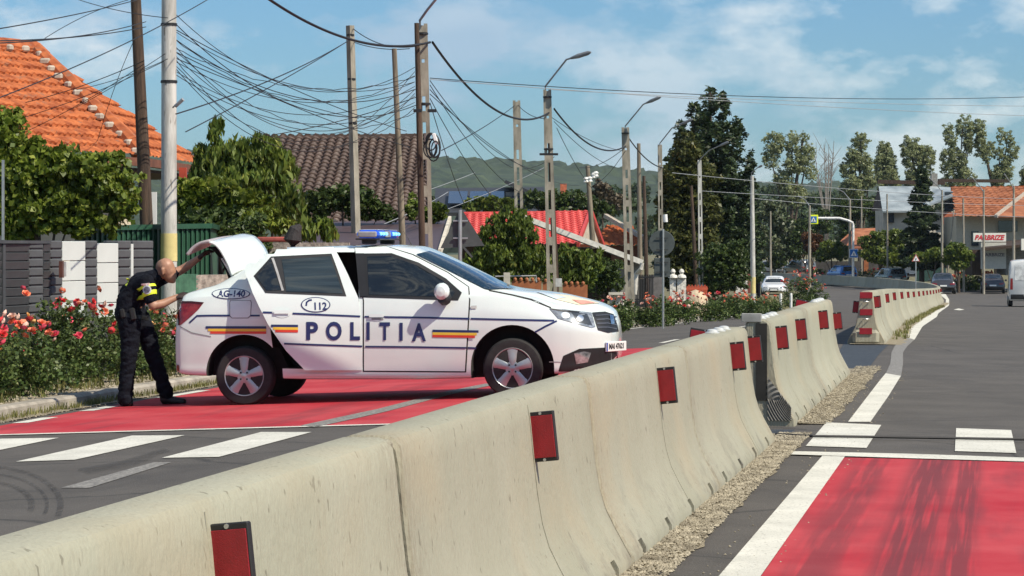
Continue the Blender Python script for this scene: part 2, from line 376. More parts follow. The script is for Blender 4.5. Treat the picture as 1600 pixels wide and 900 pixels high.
# gravel beside kerb, behind it, and along the barrier foot
strip('gravel_verge', [-9.6,-9.2,-8.6,-8.03], [16+i*.5 for i in range(80)], lambda X, y, u: zleft(y)+.105+.02*RS.rand(), gravelm)
strip('gutter_gravel', [-7.83,-7.72,-7.62], [16+i*1.0 for i in range(40)], lambda X, y, u: zg(X, y)+(.02 if u < -7.8 else .01), gravelm)
def gstrip(name, y0, y1, u0, u1, m, dz, seed):
    rs = random.Random(seed); v = []; f = []; n = int((y1-y0)/.12); 
    for i in range(n+1):
        y = y0+(y1-y0)*i/n; e = u1+rs.uniform(-.025,.025)+.03*math.sin(y*3.1+seed)
        for k, u in enumerate((u0, (u0+e)/2, e)): X = bx(y)+u; v.append((X, y, zg(X, y)+dz*(1, .8, .25)[k]))
    for i in range(n):
        for j in range(2): a = i*3+j; f.append((a, a+1, a+4, a+3))
    return tag(mesh(name, v, f, m), kind='structure')
gstrip('gravel_strip', 2, 19.6, -.25, .48, gravelm, .022, 1)
gstrip('gravel_strip', 20.75, 30.4, -.25, .56, gravelm, .022, 2)
gstrip('gravel_strip', 40.5, 150, -.25, .62, gravelm, .022, 3)
# loose stones on the gravel (nobody could count them)
vv = []; ff = []; rs = random.Random(4)
def stones(k, uf, yf, off=.02, s0=.004, s1=.014):
    for _ in range(k):
        y = yf(); u = uf(); X = bx(y)+u; s = rs.uniform(s0, s1); z = gz(X, y)+off; n = len(vv); a = rs.uniform(0, PI)
        for dx, dy, dz in ((1,0,0),(0,.8,0),(-1,.1,0),(0,-.9,0),(.1,0,.7),(0,0,-.6)):
            vv.append((X+s*(dx*math.cos(a)-dy*math.sin(a)), y+s*(dx*math.sin(a)+dy*math.cos(a)), z+s*dz))
        for q in ((0,1,4),(1,2,4),(2,3,4),(3,0,4),(1,0,5),(2,1,5),(3,2,5),(0,3,5)): ff.append(tuple(n+i for i in q))
stones(8500, lambda: rs.uniform(.26,.51)**1.0, lambda: rs.uniform(9,19.6)); stones(3000, lambda: rs.uniform(.28,.58), lambda: rs.uniform(20.7,31))
stones(3500, lambda: rs.uniform(-9.2,-8.05), lambda: rs.uniform(24,36), .01, .01, .03); stones(900, lambda: rs.uniform(-7.8,-7.55), lambda: rs.uniform(22,36), .008)
stones(260, lambda: rs.uniform(.6,.95), lambda: rs.uniform(9,30), .003, .004, .01)
tag(mesh('loose_stones', vv, ff, mat('pebble', (.20,.17,.12), .9, col2=(.42,.37,.27), scale=9)), 'pale loose pebbles scattered along the foot of the barriers and the kerb', 'gravel', kind='stuff')
# dry grass tufts at verge and barrier foot
gm = leafmat('grass_blade', (.10,.12,.03), (.24,.22,.08), (.4,.34,.16))
V = []; n = 0; rs2 = np.random.RandomState(3)
def tufts(k, uf, yf, h, w=.006):
    out = []
    for _ in range(k):
        y = yf(); u = uf(); X = bx(y)+u; z = gz(X, y)
        for b in range(9):
            a = rs2.rand()*2*PI; l = h*(.5+rs2.rand()*.8); dx, dy = math.cos(a), math.sin(a); ox, oy = rs2.normal(size=2)*.03
            lean = rs2.rand()*.6*l
            out.append([(X+ox-dy*w, y+oy+dx*w, z), (X+ox+dy*w, y+oy-dx*w, z), (X+ox+dx*lean+dy*w*.3, y+oy+dy*lean, z+l), (X+ox+dx*lean-dy*w*.3, y+oy+dy*lean, z+l*.97)])
    return out
r_ = rs2.rand
T = tufts(900, lambda: -8.1-r_()*1.6, lambda: 22+r_()*16, .09)+tufts(1500, lambda: -8.1-r_()*3, lambda: 36+r_()*95, .16, .012)+tufts(220, lambda: -7.83+r_()*.12, lambda: 24+r_()*10, .07)
T += tufts(200, lambda: .36+r_()*.2, lambda: 44+r_()*80, .09, .010)
T = np.array(T).reshape(-1, 3)
o = fastmesh('grass', T, np.arange(len(T)).reshape(-1, 4), gm); tag(o, 'dry short grass tufts growing along the kerb and barrier foot', 'grass', kind='stuff')

# painted surfaces
def road_uv(u, y): return (bx(y)+u, y)
A0, A1 = G(0,680), G(585,664)
s_ = (A1.y-A0.y)/(A1.x-A0.x)
def yl(X): return A0.y+(X-A0.x)*s_
def line_at(u, dy):
    y = 20
    for _ in range(30): y = yl(bx(y)+u)+dy
    return road_uv(u, y)
far = [road_uv(-.95, 44), road_uv(-7.45, 42)]
left = [road_uv(-7.45, y) for y in (38,34,30,27,25)]
right = [road_uv(-.95, y) for y in (24,28,32,36,40)]
def P_(n, poly, m, off, step=1.0, px=False): return tag(groundpatch(n, poly, m, off, step, px), kind='structure')
P_('red_lane_surface', [line_at(-7.45,0)]+[line_at(u,0) for u in (-5,-3)]+[line_at(-.95,0)]+right+far+left, redm, .004, 1.2)
P_('painted_line', [line_at(-7.7,-.12),line_at(-5,-.12),line_at(-3,-.12),line_at(-.8,-.12),line_at(-.8,0.02),line_at(-3,.02),line_at(-5,.02),line_at(-7.7,.02)], whitem, .008, .8)
for a, b in ((24.4,25.2),(26.2,27.0),(28.6,30.2),(32,36),(38,60),(62,90),(92,126)):
    P_('edge_line', [road_uv(-7.46,a),road_uv(-7.3,a),road_uv(-7.3,b),road_uv(-7.46,b)], whitem, .008, 1.5)
P_('zebra_bar', [(-40,690),(0,686.5),(92,685),(0,704),(-40,712)], whitem, .006, .6, True)
P_('zebra_bar', [(24.6,722.4),(206,681.6),(289,681),(117,719.4)], whitem, .006, .6, True)
P_('zebra_bar', [(253,716.4),(408,676),(487,676),(342,715)], whitem, .006, .6, True)
P_('worn_line', [(95,763),(240,723),(268,723),(140,763)], wornm, .004, .6, True)
P_('worn_line', [(470,666),(590,640),(700,612),(760,600),(768,603),(706,617),(600,645),(492,669)], wornm, .008, .6, True)
P_('lane_line', [road_uv(-4.0,47),road_uv(-3.88,47),road_uv(-3.88,50),road_uv(-4.0,50)], whitem, .006, 1, False)
for a in (56, 65, 74, 83, 95): P_('lane_line', [road_uv(-4.0,a),road_uv(-3.88,a),road_uv(-3.88,a+3),road_uv(-4.0,a+3)], whitem, .006, 1, False)
# right carriageway
P_('zebra_bar', [(1259,698),(1291,661),(1377,665),(1354,701)], whitem, .006, .6, True)
P_('zebra_bar', [(1492,706),(1494,670),(1580,673),(1588,709)], whitem, .006, .6, True)
P_('zebra_bar', [(1716,712),(1700,677),(1790,680),(1812,714)], whitem, .006, .6, True)
P_('painted_line', [(1232,707),(1420,711),(1610,717.5),(1760,722),(1760,728),(1610,723.5),(1420,718),(1232,712)], whitem, .010, .7, True)
P_('red_lane_surface', [(1318,715.5),(1420,718),(1610,723.5),(1900,731),(2600,1250),(880,1250),(1190,900)], redm, .004, .7, True)
P_('edge_line', [(1287,711),(1322,712),(1190,900),(1000,1170),(900,1170),(1125,900)], whitem, .007, .7, True)
P_('edge_line', [(1325,660),(1348,630),(1384,584),(1408,588),(1388,620),(1360,660)], whitem, .006, .8, True)
P_('worn_line', [(1384,584),(1391,569),(1393,551),(1398,541),(1413,527),(1429,531),(1418,541),(1411,551),(1411,569),(1408,588)], wornm, .006, .8, True)
P_('edge_line', [(1413,527),(1425,511),(1434,503),(1453,492),(1458,487),(1477,480),(1478,468),(1468,460),(1462,457),(1470,456),(1478,460),(1483,468),(1483,477),(1466,490),(1464,495),(1441,511),(1429,531)], whitem, .006, 1, True)
P_('edge_line', [(1490,484),(1498,482),(1507,484),(1499,485)], whitem, .006, 1, True)
P_('asphalt_patch', [(1306,562),(1322,530),(1352,532),(1396,532),(1372,556),(1352,583),(1322,583)], asphalt2, .004, .8, True)
P_('asphalt_patch', [(1160,672),(1240,672),(1252,690),(1222,702),(1150,702)], asphalt2, .004, .8, True)
for poly in ([(120,735),(190,722),(255,702),(268,706),(215,727),(140,742)],):
    P_('tyre_mark', poly, skida, .010, .7, True)
def arcmark(cx, cy, rx, ry, a0, a1, w):
    pts = [(cx+rx*math.cos(a0+(a1-a0)*i/14), cy-ry*math.sin(a0+(a1-a0)*i/14)) for i in range(15)]
    pts += [(cx+(rx-w)*math.cos(a0+(a1-a0)*i/14), cy-(ry-w*.45)*math.sin(a0+(a1-a0)*i/14)) for i in range(14, -1, -1)]
    P_('tyre_mark', pts, skida, .007, .8, True)
arcmark(-20,790,120,62,-.3,1.5,10); arcmark(-20,790,97,50,-.3,1.5,6); arcmark(-20,790,75,38,-.3,1.5,10)
# black cable across the right carriageway
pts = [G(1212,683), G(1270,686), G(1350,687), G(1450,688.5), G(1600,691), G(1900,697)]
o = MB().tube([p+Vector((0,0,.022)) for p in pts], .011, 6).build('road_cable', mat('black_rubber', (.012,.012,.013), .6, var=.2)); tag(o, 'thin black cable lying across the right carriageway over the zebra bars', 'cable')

# hills
def hillz(X, Y):
    sky = [(-2200,240),(200,235),(430,242),(680,250),(780,254),(860,259),(930,263),(985,268),(1060,275),(1180,291),(1300,289),(1420,292),(1600,300),(3500,310)]
    px = 800+X*FPX/Y; h = (HZ-np.interp(px, [s[0] for s in sky], [s[1] for s in sky]))*1800/FPX
    t = np.clip((Y-950)/850, 0, 1); t = t*t*(3-2*t)
    return -2+h*t*(1 if Y <= 1800 else 1-.4*(Y-1800)/1200)
V = []; nx, ny = 640, 120; Xs = np.linspace(-1100, 1500, nx); Ys = np.linspace(950, 2600, ny); rs3 = np.random.RandomState(8)
for y in Ys:
    for x in Xs:
        z = hillz(x, y)
        forest = .5+.5*math.sin(x*.013+y*.004)*math.cos(y*.009-x*.003)
        V.append((x+rs3.uniform(-2,2), y, z+(rs3.rand()*5+1.5*math.sin(x*.11+y*.05) if z > 8 and not (-40 < x*1800/y-20 < 60 and z < 48 and z > 25) else 0)))
Q = np.array([(j*nx+i, j*nx+i+1, (j+1)*nx+i+1, (j+1)*nx+i) for j in range(ny-1) for i in range(nx-1)])
hm = mat('forest_hill', (.018,.036,.018), .95, col2=(.045,.068,.028), scale=.09, bump=1, bscale=.6, speck=(.008,.66,.70,(.10,.13,.05)))
o = fastmesh('hills', np.array(V), Q, hm); tag(o, kind='structure')

# ------------------------------------------------------------------ concrete barriers
conc = mat('barrier_concrete', (.32,.31,.23), .88, var=.03, col2=(.345,.335,.255), scale=2.0, stretch=(1,1,.5), bump=.25, bscale=60, speck=(34,.675,.72,(.20,.19,.14)))
def concmat(m):
    nt = m.node_tree; b = nt.nodes['Principled BSDF']; N = nt.nodes.new; L = nt.links.new
    src = b.inputs['Base Color'].links[0].from_socket; tc = N('ShaderNodeTexCoord')
    mp = N('ShaderNodeMapping'); mp.inputs['Scale'].default_value = (26,26,1.6); n = N('ShaderNodeTexNoise'); n.inputs['Scale'].default_value = 3; n.inputs['Detail'].default_value = 7
    oi = N('ShaderNodeObjectInfo'); ad = N('ShaderNodeVectorMath'); ad.operation = 'ADD'; mu = N('ShaderNodeMath'); mu.operation = 'MULTIPLY'; mu.inputs[1].default_value = 37
    L(oi.outputs['Random'], mu.inputs[0]); L(mu.outputs[0], ad.inputs[1]); L(tc.outputs['Object'], ad.inputs[0]); L(ad.outputs[0], mp.inputs[0]); L(mp.outputs[0], n.inputs[0])
    r = N('ShaderNodeMapRange'); r.inputs[1].default_value = .5; r.inputs[2].default_value = .72; r.inputs[3].default_value = 0; r.inputs[4].default_value = .34; L(n.outputs[0], r.inputs[0])
    mx = N('ShaderNodeMix'); mx.data_type = 'RGBA'; L(r.outputs[0], mx.inputs[0]); L(src, mx.inputs[6]); mx.inputs[7].default_value = (.26,.23,.17,1)
    # grime scuffed onto the flared foot
    n4 = N('ShaderNodeTexNoise'); n4.inputs['Scale'].default_value = 5; n4.inputs['Detail'].default_value = 8; n4.inputs['Roughness'].default_value = .7; L(ad.outputs[0], n4.inputs[0])
    sp = N('ShaderNodeSeparateXYZ'); L(tc.outputs['Object'], sp.inputs[0]); zr = N('ShaderNodeMapRange'); zr.inputs[1].default_value = .38; zr.inputs[2].default_value = .05; zr.inputs[3].default_value = 0; zr.inputs[4].default_value = 1; L(sp.outputs[2], zr.inputs[0])
    r4 = N('ShaderNodeMapRange'); r4.inputs[1].default_value = .5; r4.inputs[2].default_value = .66; L(n4.outputs[0], r4.inputs[0]); m4 = N('ShaderNodeMath'); m4.operation = 'MULTIPLY'; L(zr.outputs[0], m4.inputs[0]); L(r4.outputs[0], m4.inputs[1])
    m5 = N('ShaderNodeMath'); m5.operation = 'MULTIPLY'; m5.inputs[1].default_value = .7; L(m4.outputs[0], m5.inputs[0])
    mx2 = N('ShaderNodeMix'); mx2.data_type = 'RGBA'; L(m5.outputs[0], mx2.inputs[0]); L(mx.outputs[2], mx2.inputs[6]); mx2.inputs[7].default_value = (.16,.145,.12,1)
    xa = N('ShaderNodeMath'); xa.operation = 'SUBTRACT'; L(sp.outputs[0], xa.inputs[0]); xa.inputs[1].default_value = 1.87
    xb = N('ShaderNodeMath'); xb.operation = 'ABSOLUTE'; L(xa.outputs[0], xb.inputs[0]); xr = N('ShaderNodeMapRange'); xr.inputs[1].default_value = 1.60; xr.inputs[2].default_value = 1.88; L(xb.outputs[0], xr.inputs[0])
    n6 = N('ShaderNodeTexNoise'); n6.inputs['Scale'].default_value = 4; n6.inputs['Detail'].default_value = 8; L(mp.outputs[0], n6.inputs[0]); r6 = N('ShaderNodeMapRange'); r6.inputs[1].default_value = .42; r6.inputs[2].default_value = .62; r6.inputs[4].default_value = .75; L(n6.outputs[0], r6.inputs[0])
    m6 = N('ShaderNodeMath'); m6.operation = 'MULTIPLY'; L(xr.outputs[0], m6.inputs[0]); L(r6.outputs[0], m6.inputs[1]); mx3 = N('ShaderNodeMix'); mx3.data_type = 'RGBA'; L(m6.outputs[0], mx3.inputs[0]); L(mx2.outputs[2], mx3.inputs[6]); mx3.inputs[7].default_value = (.22,.19,.14,1)
    hv = N('ShaderNodeHueSaturation'); vr = N('ShaderNodeMapRange'); L(oi.outputs['Random'], vr.inputs[0]); vr.inputs[3].default_value = .88; vr.inputs[4].default_value = 1.08; L(vr.outputs[0], hv.inputs['Value']); L(mx3.outputs[2], hv.inputs['Color'])
    # cloudy orange-brown and grey patches of the cast surface
    n7 = N('ShaderNodeTexNoise'); n7.inputs['Scale'].default_value = 1.3; n7.inputs['Detail'].default_value = 6; L(ad.outputs[0], n7.inputs[0]); r7 = N('ShaderNodeMapRange'); r7.inputs[1].default_value = .5; r7.inputs[2].default_value = .7; r7.inputs[4].default_value = .55; L(n7.outputs[0], r7.inputs[0])
    mx4 = N('ShaderNodeMix'); mx4.data_type = 'RGBA'; L(r7.outputs[0], mx4.inputs[0]); L(hv.outputs[0], mx4.inputs[6]); mx4.inputs[7].default_value = (.36,.30,.20,1)
    L(mx4.outputs[2], b.inputs['Base Color'])
concmat(conc)
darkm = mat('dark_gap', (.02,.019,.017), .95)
refm = mat('red_reflector', (.27,.010,.016), .4, var=.12, scale=14, bump=.15, bscale=300)
blackm = mat('black_plastic', (.015,.014,.014), .55, var=.2)
metalm = mat('galvanised', (.5,.5,.48), .4, metal=.8, var=.1)
PROF = [(.30,0),(.30,.055),(.275,.10),(.225,.19),(.185,.27),(.158,.36),(.138,.48),(.122,.62),(.108,.76),(.098,.825),(.082,.85),(.055,.86)]
def barrier_mesh(name, Lh, notches, grooves, detail=True):
    """x along the element 0..Lh"""
    xs = {0.0, .012, Lh-.012, Lh}
    for c in notches: xs |= {c-.055, c-.0549, c+.0549, c+.055}
    for c in grooves: xs |= {c-.008, c-.0079, c, c+.0079, c+.008}
    i = .2
    while i < Lh: xs.add(i); i += .2
    xs = sorted(xs); prof = PROF if detail else [PROF[k] for k in (0,1,3,5,8,10,11)]
    n = len(prof); v = []; f = []
    for x in xs:
        inn = any(abs(x-c) < .05495 for c in notches); gr = any(abs(x-c) < .0079 for c in grooves); e = .012 if x in (0.0, Lh) else 0
        ring = []
        for k, (y, z) in enumerate(prof):
            if inn and z < .095: z = .095; 
            if inn: y = min(y, .277)
            y2 = y-e-(.012 if gr and .05 < z < .80 else 0)
            ring.append((y2, z-(e if z > .8 else 0)))
        v += [(x, -y, z) for y, z in ring]+[(x, y, z) for y, z in reversed(ring)]
    m = 2*n
    for a in range(len(xs)-1):
        for k in range(m): f.append((a*m+k, (a+1)*m+k, (a+1)*m+(k+1) % m, a*m+(k+1) % m))
    f += [tuple(range(m)), tuple(range(len(xs)*m-1, (len(xs)-1)*m-1, -1))]
    return v, f
def reflector(parent, x, side, z=.70, w=.095, h=.165):
    """a plate standing out from the face and turned to the oncoming traffic (faces local -x); side -1 = right-hand face"""
    yy = lambda zz: float(np.interp(zz, [p[1] for p in PROF], [p[0] for p in PROF]))
    y0 = yy(z); tilt = math.atan2(yy(z-h/2)-yy(z+h/2), h)
    e = MB().box((0,0,0), (.022,w+.011,h+.030), bev=.003).build('reflector_frame', blackm)
    r = MB().box((-.0115,0,0), (.006,w,h), bev=.001).build('reflector', refm, parent)
    e.parent = r
    for q in (-1, 1):
        MB().tube([(-.009,0,q*(h/2+.008)), (-.015,0,q*(h/2+.008))], .006, 8).build('screw', metalm, r)
    r.location = (x, side*(y0+w/2-.006), z); r.rotation_euler = (-side*tilt*-1, 0, side*.12)
    return r
def dome(parent, x, y=0):
    o = MB().lathe([(.0,.0),(.05,.0),(.05,.008),(.038,.012),(.034,.024),(.02,.030),(0,.031)], 14).build('road_stud', mat('clear_stud', (.55,.56,.54), .2, var=.1, scale=30), parent, True); o.location = (x, y, .858); return o
def place_barrier(o, ya, flip=False):
    """starts at path point Y=ya heading along the path"""
    X = bx(ya); d = .5; a = math.atan2(d, bx(ya+d)-X); Lh = 3.8
    yb = ya+Lh*math.sin(math.atan2(3.7, bx(ya+3.7)-X)); a = math.atan2(yb-ya, bx(yb)-X)
    za, zb = prof(ya), prof(yb)
    o.location = (X, ya, za-.004); o.rotation_euler = (0, -math.atan2(zb-za, 3.8), a)
    return yb
NO = [.35,1.3,2.25,3.2]
def near_barrier(ya, label, rx=2.45, studs=(), Lh=3.735, notches=NO, refs=None, back=True):
    v, f = barrier_mesh('concrete_barrier', Lh, notches, [rx-.03])
    o = MB().add(v, f).build('concrete_barrier', conc, None, True); fixn(o)
    tag(o, label, 'concrete barrier', 'concrete median barrier segments')
    for r in (refs or [rx]): reflector(o, r, -1)
    if back: reflector(o, rx, 1)
    for s in studs: dome(o, s)
    lug = MB().box((0,0,0), (.09,.165,.12), bev=.012).build('joint_cover', conc, o); lug.location = (Lh+.02, 0, .79)
    place_barrier(o, ya); return o
near_barrier(.38, 'nearest concrete barrier segment, at the bottom left edge, running out of frame')
near_barrier(4.12, 'near concrete barrier segment carrying the largest red reflector, bottom left', rx=1.88)
near_barrier(7.86, 'pale concrete barrier segment in the middle foreground, below the police car nose', rx=2.2, Lh=3.64)
near_barrier(11.5, 'concrete barrier segment in front of the police car bumper, next to last before the gap', rx=2.27, Lh=3.55)
o = near_barrier(15.05, 'last concrete barrier segment before the narrow gap, with studs on its top', studs=(2.3,2.7,3.05), refs=[2.45])
e = reflector(o, 3.70, -1, .70)
e = reflector(o, 3.55, 1, .78, w=.2, h=.1)
o = near_barrier(20.6, 'first concrete barrier segment beyond the gap, showing its recessed dark end', rx=1.1, Lh=4.2, notches=[.35,1.3,2.25,3.2,3.9], studs=(.25,.6,1.1,1.45), refs=[.45,2.6])
MB().box((-.004,-.03,.52), (.012,.09,.62)).build('end_slot_shade', darkm, o);  # dark box on the end face stands in for the shade inside the slot
gv = [(-.003,-.09,.05)]; gf = []; nn_ = 15; gv = []
for i in range(nn_):
    for j in range(nn_):
        yy_ = -.08-.19*i/(nn_-1); zt_ = .40-.24*i/(nn_-1); gv.append((-.004-(.016 if (i+j) % 2 else 0), yy_, .05+(zt_-.05)*j/(nn_-1)))
gf = [(i*nn_+j, i*nn_+j+1, (i+1)*nn_+j+1, (i+1)*nn_+j) for i in range(nn_-1) for j in range(nn_-1)]
mesh('ribbed_plate', gv, gf, mat('rib_grey', (.2,.19,.17), .8), o)
MB().box((.01,.05,.875), (.05,.16,.07), bev=.004).build('top_plate', mat('plate_grey', (.3,.3,.28), .7), o)
o = near_barrier(24.75, 'concrete barrier segment beyond the gap ending at the dark asphalt patch', rx=1.6, Lh=4.2, notches=[.4,1.35,2.3,3.25], studs=(2.6,3.0,3.4,3.7), refs=[1.6])
reflector(o, 4.08, -1, .62); reflector(o, 4.0, 1, .79, w=.2, h=.1)
# end face + long row of the third run
v, f = barrier_mesh('concrete_barrier', 3.79, [.35,2.25,3.2], [1.9])
o = MB().add(v, f).build('concrete_barrier', conc, None, True); fixn(o)
tag(o, 'front concrete barrier segment of the far row, its end face striped with three red reflectors', 'concrete barrier', 'concrete median barrier segments')
foot = MB().box((-.10,0,.12), (.24,.42,.24), bev=.05).build('end_foot', conc, o, False)
for z, w in ((.79,.2),(.52,.2),(.22,.2)):
    r = MB().box((-.012 if z > .3 else -.235,0,z-.0), (.014,w,.10), bev=.003).build('reflector', refm, o)
for z in (.68,.40):
    MB().tube([(-.01,.05,z),(-.06,.03,z+.01),(-.07,0,z+.01),(-.06,-.03,z+.01),(-.01,-.05,z)], .008, 6).build('lifting_loop', metalm, o)
reflector(o, .35, -1, .68, .085); reflector(o, 1.3, -1, .68, .085); reflector(o, .2, 1, .6)
y = place_barrier(o, 41.0)
v, f = barrier_mesh('concrete_barrier', 3.79, [.35,2.25,3.2], [1.9], False)
proto = MB().add(v, f).build('concrete_barrier', conc, None, True); fixn(proto)
tag(proto, 'concrete barrier segment of the far row receding down the road and round the bend', 'concrete barrier', 'far barrier row rounding the bend')
k = 0; FARL = proto['label']
while y < 288:
    o = proto if k == 0 else (copy_tree(proto2) if k % 2 else copy_tree(proto))
    if k == 0:
        o['label'] = 'second concrete barrier of the far row counting back from its striped end'; ORD = ['second','third','fourth','fifth','sixth','seventh','eighth','ninth','tenth','eleventh','twelfth']
        proto2 = copy_tree(proto); reflector(proto2, 1.9, -1, .69, .075, .15); y1_ = place_barrier(proto2, place_barrier(o, y)); proto2['label'] = 'third concrete barrier of the far row counting back from its striped end'; k = 2; y = y1_; continue
    o['label'] = ORD[k]+' concrete barrier of the far row counting back from its striped end' if k < 11 else FARL
    y = place_barrier(o, y); k += 1
# ------------------------------------------------------------------ police car
def catmull(cols, xs, xq):
    """cols (k,m) sampled at xs -> at xq, monotone-ish cubic"""
    cols = np.array(cols, float); xs = np.array(xs, float); h = np.diff(xs); d = np.diff(cols, axis=0)/h[:, None]
    m = np.zeros_like(cols); m[0] = d[0]; m[-1] = d[-1]
    for i in range(1, len(xs)-1):
        w1 = 2*h[i]+h[i-1]; w2 = h[i]+2*h[i-1]; a, b = d[i-1], d[i]
        ok = a*b > 0; m[i] = np.where(ok, (w1+w2)/(w1/np.where(ok, a, 1)+w2/np.where(ok, b, 1)), 0)
    out = []
    for x in xq:
        i = min(max(int(np.searchsorted(xs, x)-1), 0), len(xs)-2); t = (x-xs[i])/h[i]
        out.append((2*t**3-3*t*t+1)*cols[i]+(t**3-2*t*t+t)*h[i]*m[i]+(-2*t**3+3*t*t)*cols[i+1]+(t**3-t*t)*h[i]*m[i+1])
    return np.array(out)
def car_loft(st, nx=90, sub=3, green=True):
    """st rows: x, zb, zs, ws, zr, wr, zt, wm -> verts, faces of a closed body along x"""
    st = sorted(st); xs = [s[0] for s in st]; xq = np.unique(np.concatenate([np.linspace(xs[0], xs[-1], nx), xs]))
    C = catmull([s[1:] for s in st], xs, xq); rings = []
    for x, (zb, zs, ws, zr, wr, zt, wm) in zip(xq, C):
        h = zs-zb
        pt = [(0,zb),(wm*.55,zb),(wm*.9,zb+.005),(wm*.968,zb+.05*h),(wm*.975,zb+.16*h),(wm*.992,zb+.36*h),(wm,zb+.60*h),(wm*.992,zb+.78*h),((wm*.99+ws)/2,zb+.91*h),(ws,zs)]
        g = zr-zs
        pt += [(ws+(wr-ws)*.12,zs+g*.16),(ws+(wr-ws)*.42+g*.03,zs+g*.5),(ws+(wr-ws)*.75+g*.03,zs+g*.82),(wr,zr),(wr-.05*min(1,wr*2),zr+(zt-zr)*.45),(wr*.75,zr+(zt-zr)*.75),(wr*.4,zr+(zt-zr)*.95),(0,zt)]
        pt = np.array(pt); q = []
        for i in range(len(pt)-1):
            p0 = pt[max(i-1, 0)]; p1 = pt[i]; p2 = pt[i+1]; p3 = pt[min(i+2, len(pt)-1)]
            for t in np.arange(sub)/sub: q.append(.5*((2*p1)+(p2-p0)*t+(2*p0-5*p1+4*p2-p3)*t*t+(3*p1-p0-3*p2+p3)*t**3))
        q.append(pt[-1]); rings.append(np.array(q))
    m = len(rings[0]); full = 2*m-2; V = []
    for x, q in zip(xq, rings):
        V += [(x, -max(y, 0), z) for y, z in q]+[(x, max(y, 0), z) for y, z in q[-2:0:-1]]
    F = []
    for i in range(len(xq)-1):
        for j in range(full): F.append((i*full+j, (i+1)*full+j, (i+1)*full+(j+1) % full, i*full+(j+1) % full))
    F += [tuple(range(full)), tuple(range(len(xq)*full-1, (len(xq)-1)*full-1, -1))]
    return V, F
SC = 154.0; YAW = R(-8)
NX0 = (621-800)*26.1/FPX
def LX(px): return ((px-800)*26.1/FPX-NX0)/(math.cos(YAW)-(px-800)/FPX*math.sin(YAW))
def LZ(py, px=621): return HC-(py-HZ)*(26.1+LX(px)*math.sin(YAW))/FPX+.167
def PXW(px, py): return (LX(px), LZ(py, px))
rows = [ # px, zb, zs, ws, zr, wr, zt, wm
 (267,572,522,.66,512,.55,507,.70),(271,582,500,.75,486,.66,482,.79),(281,586,474,.785,462,.69,459,.84),(300,588,467,.80,455,.69,452,.855),(330,589,463,.81,446,.675,444,.87),
 (357,590,461,.815,431,.64,429,.87),(398,592,459,.82,408,.60,405,.87),(430,593,458,.82,393.5,.585,390,.87),(480,594,460,.82,390,.575,385,.87),(530,594,462,.82,388.5,.57,383,.87),
 (600,594,465,.82,388.5,.57,382,.87),(635,594,467,.82,391.5,.565,384.5,.87),(653,594,468,.82,397.5,.56,391,.87),(700,593,467,.815,422,.60,412,.87),(740,592,463,.81,443,.66,432,.87),(762,591,462,.80,452,.68,444,.87),
 (785,590,464,.795,456,.66,450.5,.868),(830,588,471,.78,464,.61,456,.862),(862,586,480,.755,473,.55,460,.845),(890,584,489,.71,480,.48,466,.80),(915,581,496,.63,486,.41,472,.72),
 (935,577,502,.52,490,.33,479,.61),(948,572,508,.37,498,.24,488,.46),(955,560,520,.2,512,.14,505,.26)]
V, F = car_loft([(LX(r[0]), LZ(r[1],r[0]), LZ(r[2],r[0]), r[3], LZ(r[4],r[0]), r[5], LZ(r[6],r[0]), r[7]) for r in rows], 110)
paint = mat('white_car_paint', (.695,.755,.725), .15, var=.02, scale=3, coat=.7)
navy = mat('navy_vinyl', (.02,.028,.11), .35, var=.05); yell = mat('yellow_vinyl', (.75,.50,.05), .35, var=.05); redv = mat('red_vinyl', (.62,.05,.03), .35, var=.05)
glassd = mat('dark_car_glass', (.012,.016,.018), .04, var=.15, spec=.8)
wsglass = mat('windscreen_glass', (.012,.03,.05), .03, var=.2, scale=2, spec=.9, coat=.5)
black = mat('black_trim', (.014,.014,.015), .5, var=.1); rubber = mat('tyre_rubber', (.018,.017,.017), .8, var=.25, scale=20)
silver = mat('silver_hubcap', (.40,.43,.43), .35, metal=.45, var=.06, scale=8); chrome = mat('chrome', (.7,.7,.7), .12, metal=1, var=.02)
taillens = mat('tail_lens', (.20,.008,.01), .15, var=.3, scale=18, coat=.6); headlens = mat('head_lens', (.34,.36,.37), .08, var=.5, scale=14, coat=1, metal=.5)
ora = mat('amber_lens', (.7,.2,.03), .2, var=.1)
CAR = empty('police_car', (0,0,0), YAW, 'white police saloon parked across the lane, boot and rear door open, blue roof bar lit', 'police car')
near = P(621, 388, 26.1); lat = Vector((-math.sin(YAW), math.cos(YAW), 0))
CAR.location = (near.x+lat.x*.87, 26.1+lat.y*.87, -.167)
CM = Matrix.Translation(CAR.location) @ Matrix.Rotation(YAW, 4, 'Z'); CI = CM.inverted()
bvh = BVHTree.FromPolygons([Vector(v) for v in V], F)
camL = CI @ Vector((0, 0, HC))
def cast(px, py):
    """pixel -> (point, normal) on the car body, in car coordinates"""
    w = P(px, py, 26.1); d = (CI @ w-camL).normalized(); h = bvh.ray_cast(camL, d)
    if h[0] is None: return None
    n = h[1]; n = n if n.dot(d) < 0 else -n
    return h[0], n
